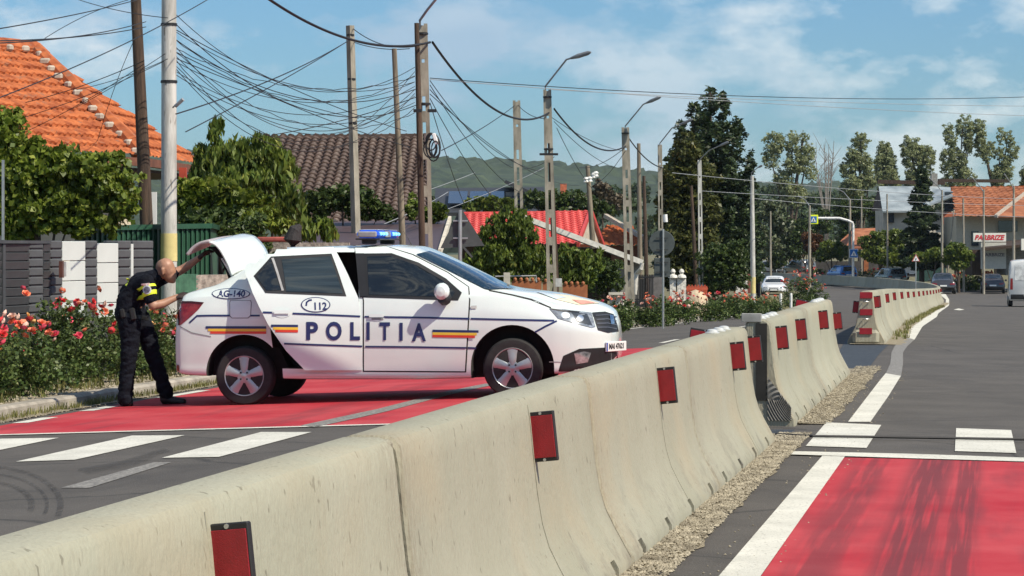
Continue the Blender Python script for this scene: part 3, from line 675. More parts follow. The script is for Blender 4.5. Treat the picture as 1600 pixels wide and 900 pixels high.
def patch(name, poly, m, parent, off=.004, step=6, thick=0, mirror=False):
    v2, f2 = cdt(poly, step); v = []; ok = []
    for p in v2:
        h = cast(p[0], p[1])
        if h is None: ok.append(False); v.append((0,0,0))
        else: ok.append(True); v.append(tuple(h[0]+h[1]*off))
    f = [q for q in f2 if all(ok[i] for i in q)]
    if mirror: n = len(v); v += [(x, -y, z) for x, y, z in v]; f += [tuple(i+n for i in reversed(q)) for q in f]
    o = mesh(name, v, f, m, parent, True)
    bm = bmesh.new(); bm.from_mesh(o.data); bmesh.ops.delete(bm, geom=[x for x in bm.verts if not x.link_faces], context='VERTS'); bm.to_mesh(o.data); bm.free()
    return o
def strip_px(name, pts, w, m, parent, off=.006, close=False):
    poly = []; n = len(pts); L_ = []; R_ = []
    for i in range(n):
        a = Vector(pts[max(i-1, 0)]); b = Vector(pts[min(i+1, n-1)]); d = (b-a).normalized(); nn = Vector((-d.y, d.x))*w/2
        L_.append(tuple(Vector(pts[i])+nn)); R_.append(tuple(Vector(pts[i])-nn))
    return patch(name, L_+R_[::-1], m, parent, off, max(w*.9, 5))
def textmesh(s, size, offset=0, shear=0, space=1, align='CENTER'):
    c = bpy.data.curves.new('t', 'FONT'); c.body = s; c.size = size; c.offset = offset; c.shear = shear; c.space_character = space; c.align_x = align; c.align_y = 'CENTER'; c.resolution_u = 4
    o = bpy.data.objects.new('t', c); COL.objects.link(o); bpy.context.view_layer.update(); me = evalmesh(o, 't'); bpy.data.objects.remove(o)
    v = [tuple(x.co) for x in me.vertices]; f = [tuple(p.vertices) for p in me.polygons]; return v, f
def text_px(name, s, cx, cy, wpx, hpx, m, parent, off=.009, bold=.02, shear=0, slope=0, space=1):
    v, f = textmesh(s, 1, bold, shear, space); xs = [p[0] for p in v]; ys = [p[1] for p in v]; kx = wpx/(max(xs)-min(xs)); ky = hpx/(max(ys)-min(ys)); mx, my = (max(xs)+min(xs))/2, (max(ys)+min(ys))/2
    w = []
    for p in v:
        dx = (p[0]-mx)*kx; h = cast(cx+dx, cy-(p[1]-my)*ky+dx*slope); w.append(tuple(h[0]+h[1]*off) if h else (0,0,0))
    return mesh(name, w, f, m, parent)
def ell(cx, cy, rx, ry, n=20): return [(cx+rx*math.cos(2*PI*i/n), cy+ry*math.sin(2*PI*i/n)) for i in range(n)]
# body with wheel wells and open rear doorway
body = mesh('body', V, F, [paint, darkm], None, True); fixn(body)
RW, FW = PXW(381, 587.4), PXW(800, 575.5)
cut = MB()
for (x, z, r_) in ((RW[0]+.0, RW[1]+.02, .405), (FW[0]+.0, FW[1]+.015, .425)):
    for s in (-1, 1):
        pr = [(x+r_*math.cos(a), z+r_*math.sin(a)) for a in [PI*i/24 for i in range(25)]]+[(x-r_, -.3), (x+r_, -.3)]
        cut.prism(pr, s*.56, s*1.1) if s > 0 else cut.prism(pr, -1.1, -.56)
door_hole = [(403,432),(410,471),(421,503),(426,545),(440,576),(560,578),(560,470),(552,394),(448,394)]
hp = [PXW(*p) for p in door_hole]
cut.prism(hp, -1.1, -.30)
# boot opening
cut.prism([PXW(292,470),PXW(292,430),PXW(345,400),PXW(372,400),PXW(366,425),PXW(345,480)], -.58, .58)
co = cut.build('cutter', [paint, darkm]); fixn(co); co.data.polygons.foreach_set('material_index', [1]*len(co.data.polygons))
md = body.modifiers.new('b', 'BOOLEAN'); md.object = co; md.operation = 'DIFFERENCE'; md.solver = 'EXACT'; md.use_self = True
bpy.context.view_layer.update(); me = evalmesh(body, 'body'); body.modifiers.clear(); body.data = me; bpy.data.objects.remove(co)
bm = bmesh.new(); bm.from_mesh(me)
for e in bm.edges: e.smooth = not (len(e.link_faces) == 2 and e.calc_face_angle(0) > .55)
for q in bm.faces: q.smooth = True
bm.to_mesh(me); bm.free()
body.parent = CAR
# cabin seen through the doorway
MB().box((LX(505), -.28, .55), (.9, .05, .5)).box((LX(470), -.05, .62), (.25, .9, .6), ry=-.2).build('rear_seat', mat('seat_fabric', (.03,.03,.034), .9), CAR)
# wheels
def wheel(x, z, s, steer=0):
    w = MB().lathe([(.19,-.09),(.235,-.098),(.285,-.092),(.302,-.07),(.306,-.03),(.306,.03),(.302,.07),(.285,.092),(.235,.098),(.19,.09)], 40, axis='Y').build('wheel', rubber, CAR, True)
    w.location = (x, s*.765, z); w.rotation_euler = (0, 0, steer+(PI if s > 0 else 0))
    rim = MB().lathe([(.208,-.07),(.213,-.088),(.206,-.098),(.196,-.090),(.192,-.06),(.188,.05)], 40, axis='Y')
    rim.build('rim', silver, w, True)
    MB().lathe([(0,-.045),(.18,-.045),(.18,-.04)], 24, axis='Y').build('brake_disc', mat('brake_dark', (.03,.028,.028), .7), w)
    for k in range(5):
        a = 2*PI*k/5+PI/2; sp = MB(); c, sn = math.cos(a), math.sin(a)
        def q(r_, t, y): return (r_*c-t*sn, y, r_*sn+t*c)
        # broad spoke that forks towards the rim: two ribs and a web
        prof = [(.03,.024,-.098),(.07,.036,-.098),(.115,.045,-.095),(.155,.058,-.090),(.207,.088,-.086)]
        v = []; 
        for r_, t, y in prof: v += [q(r_,-t,y+.007),q(r_,-t*.7,y-.003),q(r_,0,y-.006),q(r_,t*.7,y-.003),q(r_,t,y+.007),q(r_,t,y+.03),q(r_,-t,y+.03)]
        f = [(i*7+j, i*7+(j+1) % 7, (i+1)*7+(j+1) % 7, (i+1)*7+j) for i in range(4) for j in range(7)]
        sp.add(v, f+[tuple(range(7)), tuple(range(34, 27, -1))]).build('spoke', silver, w, True)
    MB().lathe([(0,-.108),(.022,-.107),(.032,-.102),(.070,-.099),(.076,-.085)], 20, axis='Y').build('hub', silver, w, True)
    for k in range(4):
        a = 2*PI*k/4+PI/4; MB().lathe([(0,-.1085),(.010,-.1085),(.010,-.095)], 8, c=(.047*math.cos(a),0,.047*math.sin(a)), axis='Y').build('bolt', black, w)
    return w
for s in (-1, 1): wheel(RW[0], RW[1], s)
wheel(FW[0], FW[1], -1, R(2)); wheel(FW[0], FW[1], 1, R(2))
# sills, bumpers, glazing
patch('sill_trim', [(450,583),(738,586),(736,596),(452,595)], paint, CAR, .014, 8)
patch('bumper', [(871,584),(880,556),(905,545),(945,543),(962,545),(966,562),(950,577),(920,583)], black, CAR, .003, 5)
patch('windscreen', [(650,398),(671,393.5),(700,404.5),(740,422),(800,448),(806,451),(764,453.5),(757,452),(700,423)], wsglass, CAR, .012, 4)
patch('bonnet_gap', [(764,453),(800,460),(830,467),(861,480),(861,482),(830,469.5),(800,462),(764,455)], darkm, CAR, .003, 3)
hoodd = patch('bonnet_emblem', [(838,457),(890,462),(938,474),(905,477),(868,468)], mat('pale_gold_vinyl', (.70,.62,.46), .35, var=.08), CAR, .006, 3)
patch('red_band', [(893,469),(916,471),(930,474.5),(907,476)], mat('pale_red_vinyl', (.6,.28,.22), .35), hoodd, .010, 3)
patch('blue_band', [(838,457),(856,458.6),(885,466),(868,468)], mat('pale_blue_vinyl', (.45,.52,.58), .35), hoodd, .010, 3)
# front door
fd_ = patch('door_gap', [(553,386.5),(603,384.5),(645,397),(700,425),(733,448),(735,468),(732,522),(728.5,582),(567,581),(567,470)], darkm, CAR, .002, 7)
door = patch('front_door', [(554.5,388),(603,386),(644,399),(699,427),(731.5,449),(733,468),(730,522),(726.5,580),(569,579),(569,470)], paint, CAR, .008, 7)
wf = patch('window_frame', [(556,397),(612,396.5),(654,411),(697,436),(722,458),(716,470),(562,465)], black, door, .011, 6)
patch('window', [(574,402),(611,401),(652,416),(693,440),(711,458),(707,465),(577,461)], glassd, wf, .014, 6)
patch('pillar_trim', [(556,397),(569,397),(575,463),(562,464)], black, wf, .016, 6)
def handle(cx, cy, w, par):
    rc = patch('handle', ell(cx, cy, w/2, 7.5, 18), paint, par, .012, 4); strip_px('grip', [(cx-w*.42,cy-1),(cx+w*.42,cy-1)], 5, paint, rc, .030); strip_px('painted_handle_shadow', [(cx-w*.3,cy+4),(cx+w*.38,cy+4)], 2.4, mat('handle_shadow_grey', (.2,.2,.2), .6), rc, .014)  # grey strip paints in the shadow under the grip
handle(589, 494.5, 27, door)
strip_px('waist_line', [(570,495),(640,496),(734,498)], 2.8, navy, door, .0125)
strip_px('lower_line', [(571,541.5),(640,542),(729,543.5)], 2.8, navy, door, .0125)
# rear door, swung open about its front edge: an object with its origin at the hinge
h0 = cast(562, 500)[0]
rd_poly = [(436,389.5),(480,387.5),(531,387.5),(548,430),(561.5,467),(566.5,578.5),(479,577.8),(473,571),(450,547),(433,522),(422,505),(410,480),(401,458),(393.5,428),(394,418),(412,402)]
rdv = patch('rear_door', rd_poly, paint, None, .012, 7)
kids = []
def kid(o): kids.append(o); return o
wfr = kid(patch('window_frame', [(405,432),(434,402),(526,397.5),(543,463.5),(420,458)], black, None, .015, 6))
w1 = kid(patch('window', [(449,407),(523,401.5),(538,459.5),(452,456)], mat('tinted_car_glass', (.03,.042,.045), .05, var=.4, scale=2.5, spec=.8, stretch=(.3,1,6)), None, .019, 6))
w2 = kid(patch('quarter_window', [(409,433),(432.5,407),(443.5,453.8),(422,454.6)], glassd, None, .019, 5))
w3 = kid(patch('window_divider', [(434,405),(437.5,404.5),(448.5,454.5),(445,455)], mat('grey_trim', (.35,.35,.34), .4), None, .021, 5))
kid(strip_px('waist_line', [(415,487.5),(429,488)], 2.8, navy, None, .0165)); kid(strip_px('waist_line', [(460,489.5),(563,494.5)], 2.8, navy, None, .0165))
kid(strip_px('lower_line', [(447,536),(566,541)], 2.8, navy, None, .0165))
for (y_, m_) in ((508.2,navy),(512.2,yell),(516.2,redv)): kid(strip_px('tricolour_band', [(427+(y_-508)*.8,y_),(468,y_+.6)], 3.9, m_, None, .0165))
lx = {'P':(489.5,18),'O':(522.5,24),'L':(555,15),'I':(575.5,5.2)}
for ch in 'POL':
    c, w_ = lx[ch]; kid(text_px('letter', ch, c, 516.5+(c-490)*.012, w_, 28 if ch != 'O' else 29, navy, None, .018, .035))
ov = kid(patch('emergency_badge', ell(495.5,476.3,22.5,11.8,28), navy, None, .017, 6)); kid(patch('badge_field', ell(495.5,476.3,20.8,10.4,28), paint, None, .019, 6)); kid(text_px('number', '112', 503, 478.5, 19, 11.5, navy, None, .022, .03))
kid(strip_px('phone_symbol', [(481,478),(482,472.5),(486,469.5),(490,469)], 2.6, navy, None, .022))
hd = kid(patch('handle', ell(444, 488, 14, 8, 18), paint, None, .016, 4)); kid(strip_px('grip', [(432,487),(456,487)], 5.5, paint, None, .034))
def rebase(o, par):
    for vtx in o.data.vertices: vtx.co = vtx.co-h0
    if par: o.parent = par
rebase(rdv, None); rdv.parent = CAR; rdv.location = h0; rdv.rotation_euler = (0, 0, R(11))
for k in kids: rebase(k, rdv)
bm = bmesh.new(); bm.from_mesh(rdv.data); bmesh.ops.recalc_face_normals(bm, faces=bm.faces)
if sum((f_.normal.y*f_.calc_area() for f_ in bm.faces)) > 0: bmesh.ops.reverse_faces(bm, faces=bm.faces)
ret = bmesh.ops.extrude_face_region(bm, geom=bm.faces[:])
for g_ in ret['geom']:
    if isinstance(g_, bmesh.types.BMVert): g_.co.y += .06; g_.co.x += (h0.x*0+.015 if g_.co.x < -.4 else 0)
bmesh.ops.recalc_face_normals(bm, faces=bm.faces)
for e_ in bm.edges: e_.smooth = e_.calc_face_angle(0) < .6
bm.to_mesh(rdv.data); bm.free()
# letters on the front door
text_px('letter', 'I', 575.5, 517.3, 5.2, 28, navy, door, .014, .035)
for ch, c, w_ in (('T',601.5,16.5),('I',627,5.2),('A',655,22)): text_px('letter', ch, c, 517.6+(c-602)*.03, w_, 28, navy, door, .014, .035)
for (y_, m_) in ((517.0,navy),(521,yell),(525,redv)): strip_px('tricolour_band', [(676,y_),(748-(y_-517)*.7,y_+1)], 3.9, m_, CAR, .0125)
# front wing and bonnet edge lines
strip_px('waist_line', [(735.5,498),(800,499.5),(866,501)], 2.8, navy, CAR, .004); strip_px('waist_line', [(870,501.5),(852,510),(836,519)], 2.8, navy, CAR, .004)
strip_px('lower_line', [(731,543.5),(744,544)], 2.8, navy, CAR, .004)
strip_px('side_repeater', [(736,480.5),(745,480)], 4.5, mat('repeater', (.45,.44,.42), .2), CAR, .01)
# rear quarter
strip_px('waist_line', [(296,504.5),(308,493.5),(330,493),(406,493.2)], 2.8, navy, CAR, .004)
for (y_, m_) in ((511.5,navy),(515.5,yell),(519.5,redv)): strip_px('tricolour_band', [(321+(y_-511)*.9,y_),(416,y_+.2)], 3.9, m_, CAR, .004)
patch('fuel_flap_gap', [(360,469),(392,469),(393.5,473),(392,494),(388,497.5),(362,497.5),(358.5,494),(358.5,473)], mat('gap_grey', (.25,.25,.25), .6), CAR, .002, 5)
patch('fuel_flap', [(361,470),(391,470),(392.3,473),(391,493),(387,496.3),(363,496.3),(359.7,493),(359.7,473)], paint, CAR, .005, 5)
b_ = patch('unit_badge', ell(361,459.3,30,8.6,30), navy, CAR, .005, 6); patch('badge_field', ell(361,459.3,28.6,7.3,30), paint, b_, .007, 6); text_px('unit_number', 'AG-140', 361.5, 459.3, 44, 10, navy, b_, .010, .03, .15)
t_ = patch('tail_light', [(278,471),(300,470.8),(319,472.6),(311,483),(301.6,492),(290,502),(281,509),(277.5,495)], taillens, CAR, .006, 4)
patch('lens_edge', [(278,471),(300,470.8),(319,472.6),(316,475.5),(299,473.8),(280,474),(281,508),(279,508.5)], mat('lens_dark', (.05,.005,.006), .2), t_, .009, 3)
patch('rear_reflector', [(272,568),(280,570),(281,580),(274,579)], taillens, CAR, .006, 3)
strip_px('bumper_gap', [(281,510),(300,520),(330,526)], 1.4, mat('gap_grey', (.25,.25,.25), .6), CAR, .003)
strip_px('bumper_gap', [(858,565.5),(871,565.5),(893,567)], 1.2, mat('gap_grey', (.25,.25,.25), .6), CAR, .003)
# nose
hl = patch('headlight', [(858,482),(880,484),(905,487),(924,489),(930,511),(925,512.5),(900,506),(872,498)], headlens, CAR, .006, 4)
patch('lamp_housing', [(893,488.5),(917,491),(925,509),(901,503)], mat('lamp_dark', (.04,.045,.05), .15, coat=1), hl, .008, 4)
patch('reflector_bowl', ell(883,493,7,5,14), chrome, hl, .009, 3); patch('reflector_bowl', ell(906,498,5.5,5,14), chrome, hl, .010, 3)
strip_px('lamp_edge', [(860,483),(880,486.5),(905,488.5)], 1.6, black, hl, .010)
gr = patch('grille', [(925,489),(945,487),(958,491),(964,508),(966,518),(950,520),(934,516)], black, CAR, .006, 3)
for q in range(4): strip_px('grille_bar', [(930+q,494+q*6),(948,493+q*6.2),(962,495.5+q*6.2)], 1.5, mat('grille_grey', (.15,.15,.16), .3, metal=.6), gr, .012)
patch('bonnet_badge', [(951,493),(957,493),(958,506),(953,507)], chrome, gr, .016, 3)
pl = MB().box((0,0,0), (.015,.44,.10), bev=.004).build('number_plate', mat('plate_white', (.75,.75,.72), .4, var=.03), CAR)
pc = cast(960, 541); pl.location = pc[0]+Vector((.018,-.02,0)); pl.rotation_euler = (0, 0, R(-22)); 
v, f = textmesh('MAI 47621', .075, .003); o = mesh('plate_text', [(.0095, x, y) for x, y, z in v], f, black, pl)
MB().box((.0,-.205,0), (.017,.026,.09)).build('plate_band', mat('plate_blue', (.02,.06,.35), .4), pl)
patch('fog_lamp', [(897,552),(912,549),(923,551),(918,566),(900,569)], headlens, CAR, .007, 4)
# mirror
mi = MB().lathe([(0,-.11),(.05,-.10),(.082,-.06),(.09,0),(.075,.05),(.03,.07),(0,.072)], 18, axis='Y')
m2 = cast(700, 462)[0]
mc = mi.build('mirror_cap', paint, None, True); mc.scale = (.95, .75, .95)
mm_ = MB().tube([(0,.12,-.02),(0,0,-.045),(-.02,-.06,-.04)], [.05,.075,.05], 10).build('mirror', black, CAR, True); mm_.location = m2+Vector((-.015,-.135,.02)); mc.parent = mm_; mc.location = (-.02,-.03,.025); mc.scale = (.9,.8,1.0)
# roof light bar
lb = MB().box((0,0,0), (.26,1.18,.015), bev=.005).build('light_bar', black, CAR); lb.location = (LX(566), 0, LZ(378)+.03)
blue = mat('lit_blue_lens', (.02,.08,.5), .15, var=.3, scale=9, emit=(.015,.13,1.0,.22), coat=.6)
for s in (-1, 1):
    o = MB().box((0, s*.36, .052), (.24,.44,.082), bev=.03).build('lens', blue, lb)
    for k in range(3): MB().box((.01, s*(.2+.15*k)-.0, .055), (.255,.05,.035), bev=.01).build('led', mat('blue_led', (.3,.7,1), .3, emit=(.1,.5,1,.9)), lb)
MB().box((0,0,.05), (.22,.26,.07), bev=.01).build('siren_housing', mat('bar_grey', (.25,.25,.26), .4), lb)
MB().box((0,0,.098), (.20,1.1,.006), bev=.002).build('bar_cover', mat('bar_grey2', (.45,.47,.5), .3), lb)
for s in (-1, 1):
    MB().box((0,s*.5,-.025), (.16,.04,.05), bev=.01).build('mount', black, lb)
    MB().box((0,s*.605,.05), (.2,.03,.06), bev=.012).build('end_cap', mat('bar_grey', (.25,.25,.26), .4), lb)
MB().tube([(LX(620),0,LZ(384)),(LX(614),0,LZ(372)),(LX(606),0,LZ(360))], [.006,.004,.002], 6).build('aerial', black, CAR)
# boot lid standing open
def LXl(px, l): return (px-(l+.87)*math.sin(-YAW)*SC-621)/SC/math.cos(YAW)
cA = [(352,431),(347,417),(340,403),(332,390),(324,382),(315,378.5)]; cB = [(397,408),(391,391),(381,377),(368,367.5),(352,365),(334,370)]
def LZl(py, px): return LZ(py, px)
def lidgrid(cA, cB, lA, lB, crown, off=0):
    nA = 24; ts = np.linspace(0, 1, nA); A = catmull(cA, np.linspace(0, 1, len(cA)), ts); B = catmull(cB, np.linspace(0, 1, len(cB)), ts); g = []
    for i in range(nA):
        row = []
        for j in range(13):
            t = j/12; l = lA+(lB-lA)*t; k = crown*(1-(2*t-1)**2)
            a = (LXl(A[i][0], lA), LZ(A[i][1],A[i][0])); b = (LXl(B[i][0], lB), LZ(B[i][1],B[i][0]))
            row.append((a[0]+(b[0]-a[0])*t+k*.7+off, l, a[1]+(b[1]-a[1])*t+k*.35))
        g.append(row)
    v = [p for r_ in g for p in r_]; f = [(i*13+j, i*13+j+1, (i+1)*13+j+1, (i+1)*13+j) for i in range(nA-1) for j in range(12)]
    return v, f
v, f = lidgrid(cA, cB, -.60, .50, .05)
lid = mesh('boot_lid', v, f, paint, CAR, True); 
md = lid.modifiers.new('s', 'SOLIDIFY'); md.thickness = .018; md.offset = 0
cC = [(316,377),(303,379),(290,386),(279,398)]; cD = [(334,369),(318,371),(303,376),(292,384)]
v, f = lidgrid(cC, cD, -.60, .50, .02); tr = mesh('tail_panel', v, f, mat('lid_underside', (.42,.38,.38), .4, var=.1), lid, True)
md2 = tr.modifiers.new('s', 'SOLIDIFY'); md2.thickness = .03; md2.offset = 0
v, f = lidgrid([(x-6,y+8) for x, y in cA[:5]]+[(309,386)], [(x-10,y+12) for x, y in cB[:5]]+[(318,384)], -.5, .4, .0); ln = mesh('lid_lining', v, f, mat('lining_dark', (.03,.03,.032), .9), lid, True)
bpy.context.view_layer.update()
for q in (lid, tr): q.data = evalmesh(q, q.name); q.modifiers.clear()
for l in (-.55, .5): MB().tube([(LXl(355,l),l,LZ(447)),(LXl(352,l),l,LZ(434)),(LXl(345,l),l,LZ(420)),(LXl(335,l),l,LZ(404))], .012, 8).build('lid_hinge', mat('hinge_grey', (.5,.5,.48), .5), CAR, True)
# shoulder crease, wheel-arch lips
# ------------------------------------------------------------------ people (tapered limbs fused into one skin by a voxel remesh)
from mathutils import noise as mnoise
def capsules(caps, name, m, parent, voxel=.009, smooth=4, wrinkle=0):
    mb = MB()
    for p0, r0, p1, r1 in caps:
        p0 = Vector(p0); p1 = Vector(p1); d = (p1-p0); L_ = d.length
        if L_ < 1e-4: d = Vector((0,0,1)); L_ = 1e-4
        d.normalize(); a = d.orthogonal().normalized(); b = d.cross(a); n = 14; ring = []
        for k in range(1, 6): t = PI/2*k/6; ring.append((p0-d*r0*math.cos(t), r0*math.sin(t)))
        ring.append((p0, r0)); ring.append((p1, r1))
        for k in range(1, 6): t = PI/2*k/6; ring.append((p1+d*r1*math.sin(t), r1*math.cos(t)))
        v = []
        for c, r_ in ring: v += [c+(a*math.cos(2*PI*j/n)+b*math.sin(2*PI*j/n))*r_ for j in range(n)]
        k = len(ring); f = [(i*n+j, i*n+(j+1) % n, (i+1)*n+(j+1) % n, (i+1)*n+j) for i in range(k-1) for j in range(n)]+[tuple(range(n-1,-1,-1)), tuple(range((k-1)*n, k*n))]
        mb.add(v, f)
    o = mb.build(name, m); fixn(o)
    r = o.modifiers.new('r', 'REMESH'); r.mode = 'VOXEL'; r.voxel_size = voxel
    s = o.modifiers.new('s', 'SMOOTH'); s.iterations = smooth; s.factor = .5
    bpy.context.view_layer.update(); me = evalmesh(o, name); o.modifiers.clear(); o.data = me
    me.polygons.foreach_set('use_smooth', [True]*len(me.polygons))
    if len(me.materials) == 0: me.materials.append(m)
    if wrinkle:
        nn = [v.normal.copy() for v in me.vertices]
        for v, n_ in zip(me.vertices, nn):
            p = v.co; f = mnoise.noise(Vector((p.x*9+p.z*5, p.y*9, p.z*22-p.x*10)))+.5*mnoise.noise(Vector((p.x*22, p.y*22, p.z*40)))
            v.co += n_*f*wrinkle
    o.parent = parent; return o
skin = mat('skin', (.36,.19,.12), .5, var=.12, scale=14); uni = mat('navy_uniform', (.0065,.0075,.0125), .9, var=.3, scale=12, bump=.5, bscale=30, spec=.15); hiv = mat('hi_vis_yellow', (.62,.72,.03), .6, var=.06)
boot = mat('black_boot', (.010,.010,.010), .5, var=.2)
OY = 27.0; base = P(228, 636, OY)
OFF = empty('person', (base.x, OY, zg(base.x, OY)), 0, 'bald person in dark uniform with yellow bands bending into the open car boot', 'person')
OZ = zg(base.x, OY)
def q(px, py, dy=0):
    p = P(px, py, OY); return (p.x-base.x, dy, p.z-OZ)
# near side = right arm / right leg (dy < 0), far side dy > 0
hipN, hipF = q(204,499,-.085), q(214,497,.09)
knN, anN = q(203,562,-.10), q(199,617,-.11)
knF, anF = q(237,556,.10), q(257,610,.08)
pel = q(204,488,0); chest = q(218,447,0); shN, shF = q(232,440,-.185), q(247,436,.17); neck = q(243,430,0); head = q(261,422,-.01)
elN, wrN = q(244,477,-.24), q(279,464,-.14); elF, wrF = q(279,422,.24), q(309,402,.20)
# body
B = [(head,.086,q(266,431,-.01),.070),(q(259,417,-.01),.094,q(263,424,-.01),.084),(q(266,436,-.01),.045,q(270,438,-.01),.034),(neck,.062,q(254,427,-.005),.060),
     (shN,.062,elN,.048),(elN,.046,q(258,474,-.20),.046),(q(258,474,-.20),.046,wrN,.032),(shF,.062,elF,.048),(elF,.046,q(290,415,.23),.044),(q(290,415,.23),.044,wrF,.031),
     (chest,.095,neck,.06),(pel,.10,chest,.095),(hipN,.085,knN,.06),(knN,.06,anN,.045),(hipF,.085,knF,.06),(knF,.06,anF,.045),
     (q(268.5,424.5,-.01),.014,q(273,431,-.01),.017),(q(256,421,-.108),.019,q(256.5,428,-.103),.013),(q(257,424.5,.08),.02,q(256,429,.078),.014)]
def hand(w, d, up, s):
    """w wrist, d palm direction, up back-of-hand direction"""
    w = Vector(w); d = Vector(d).normalized(); up = Vector(up); sd_ = d.cross(up).normalized(); up = sd_.cross(d).normalized(); c = []
    pc = w+d*.05
    for k in (-1, -.33, .33, 1): c.append((w+sd_*k*.016, .018, w+d*.085+sd_*k*.03, .0125))
    for k, ln in ((-1,.058),(-.33,.072),(.33,.078),(1,.068)):
        r0 = w+d*.088+sd_*k*.031; m1 = r0+d*ln*.5-up*ln*.22; m2 = m1+d*ln*.3-up*ln*.40
        c.append((r0,.0105,m1,.0095)); c.append((m1,.0095,m2,.008))
    t0 = w+d*.02+sd_*s*.03; t1 = t0+d*.035+sd_*s*.03-up*.012; t2 = t1+d*.032+sd_*s*.004-up*.016
    c += [(t0,.014,t1,.012),(t1,.012,t2,.0095)]; return c
hN = hand(wrN, Vector(q(300,456,-.1))-Vector(wrN), (0,-.3,1), 1); hF = hand(wrF, Vector(q(322,391,.18))-Vector(wrF), (-.7,0,.7), -1)
capsules(B+hN+hF, 'body', skin, OFF, .0075, 3)
gl = mat('dark_glove', (.035,.022,.02), .7)
def fat(cs, k): return [(a, r0+k, b, r1+k) for a, r0, b, r1 in cs]
capsules(fat(hN[:4],.007)+fat(hN[4:],.0045), 'glove', gl, OFF, .0065, 2); capsules(fat(hF[:4],.007)+fat(hF[4:],.0045), 'glove', gl, OFF, .0065, 2)
# face details
for s in (-1, 1):
    e = MB().lathe([(0,-.009),(.007,-.006),(.009,0),(.007,.006),(0,.009)], 10).build('eye', mat('eye_white', (.6,.58,.55), .2), OFF, True); e.location = Vector(q(268.5,426,-.01))+Vector((.001, s*.032, .003))
    b = MB().tube([Vector(q(267.5,422.6,-.01))+Vector((.0,s*.018,.0)), Vector(q(267,422,-.01))+Vector((-.004,s*.046,0))], [.006,.004], 6).build('eyebrow', mat('brow', (.07,.04,.025), .9), OFF, True)
MB().tube([Vector(q(271,436,-.01))+Vector((.006,-.022,0)), Vector(q(271,436,-.01))+Vector((.012,.0,0)), Vector(q(271,436,-.01))+Vector((.006,.022,0))], .004, 6).build('mouth', mat('lip', (.3,.10,.08), .5), OFF, True)
capsules([(q(256.5,418,-.01),.0925,q(256,423,-.01),.080)], 'cropped_hair', mat('stubble', (.20,.115,.08), .8), OFF, .009, 2)
# clothes
elS, elSF = Vector(shN).lerp(Vector(elN), .72), Vector(shF).lerp(Vector(elF), .60)
shirt = capsules([(q(199,490,-.07),.125,q(203,470,-.07),.13),(q(207,490,.07),.125,q(206,470,.07),.13),(q(203,470,-.06),.13,q(216,450,-.07),.125),(q(206,470,.06),.13,q(218,450,.08),.125),
    (q(208,462,0),.15,q(222,445,0),.14),(q(222,446,0),.14,q(238,434,0),.088),(q(218,448,-.07),.12,shN,.088),(q(222,446,.08),.12,shF,.082),(shN,.086,elS,.070),(shF,.080,elSF,.068),(q(236,434,0),.088,q(247,429,0),.070)], 'shirt', uni, OFF, .010, 4, .011)
trous = capsules([(q(201,492,-.06),.135,q(210,493,.07),.135),(hipN,.125,q(206,530,-.09),.105),(q(206,530,-.09),.105,knN,.088),(knN,.086,q(200,600,-.105),.080),(q(200,600,-.105),.080,q(198,622,-.11),.082),
    (hipF,.12,q(229,530,.10),.105),(q(229,530,.10),.103,knF,.086),(knF,.084,q(252,596,.09),.078),(q(252,596,.09),.078,q(258,615,.08),.080)], 'trousers', uni, OFF, .010, 4, .013)
for (a, x0, x1, yb, dy) in ((anN,190,211,633,-.11),(anF,249,290,631.5,.08)):
    capsules([(a,.062,q(x0+8,yb-7,dy),.060),(q(x0+7,yb-7,dy),.052,q((x0+x1)/2,yb-5,dy),.046),(q((x0+x1)/2,yb-5,dy),.046,q(x1-5,yb-3.5,dy-.01),.036)], 'boot', boot, OFF, .009, 3)
def wrapband(target, a, b, t0, t1, name, m, r, n=28):
    """ring of fabric around the limb a-b between t0 and t1, snapped onto the target mesh"""
    bv = BVHTree.FromPolygons([v.co for v in target.data.vertices], [p.vertices for p in target.data.polygons]); a = Vector(a); b = Vector(b); d = (b-a).normalized(); x = d.orthogonal().normalized(); y = d.cross(x); v = []
    for t in np.linspace(t0, t1, 4):
        c = a.lerp(b, t)
        for j in range(n):
            e = x*math.cos(2*PI*j/n)+y*math.sin(2*PI*j/n); h = bv.ray_cast(c+e*r*2.2, -e, r*2.2); v.append((h[0]+e*.004) if h[0] else c+e*r)
    f = [(i*n+j, i*n+(j+1) % n, (i+1)*n+(j+1) % n, (i+1)*n+j) for i in range(3) for j in range(n)]
    return mesh(name, v, f, m, target, True)
wrapband(shirt, shN, elN, .18, .29, 'hi_vis_band', hiv, .08); wrapband(shirt, shN, elN, .43, .60, 'hi_vis_band', hiv, .075); wrapband(shirt, shF, elF, .38, .5, 'hi_vis_band', hiv, .075)
onshirt_later = 1
sb = BVHTree.FromPolygons([v.co for v in shirt.data.vertices], [p.vertices for p in shirt.data.polygons])
def onshirt(name, pts, m, off, par=shirt):
    v2, f2 = cdt(pts, 2.0); v = []
    for p in v2:
        c = q(p[0], p[1], 0); h = sb.ray_cast(Vector((c[0], -1, c[2])), Vector((0,1,0))); v.append(tuple(h[0]+Vector((0,-off,0))) if h[0] else (c[0],-.2,c[2]))
    return mesh(name, v, f2, m, par)
onshirt('arm_badge', ell(235.5,452,7,7,16), mat('badge_grey', (.42,.43,.46), .6, var=.3, scale=60), .009)
onshirt('arm_badge_rim', ell(235.5,452,5,5,16), mat('badge_dark', (.08,.08,.12), .6, var=.5, scale=80), .011)
onshirt('flag_patch', [(226,443),(239,441.5),(240,444.5),(227,446)], mat('flag_red', (.5,.08,.08), .6, col2=(.6,.6,.6), scale=60), .009)
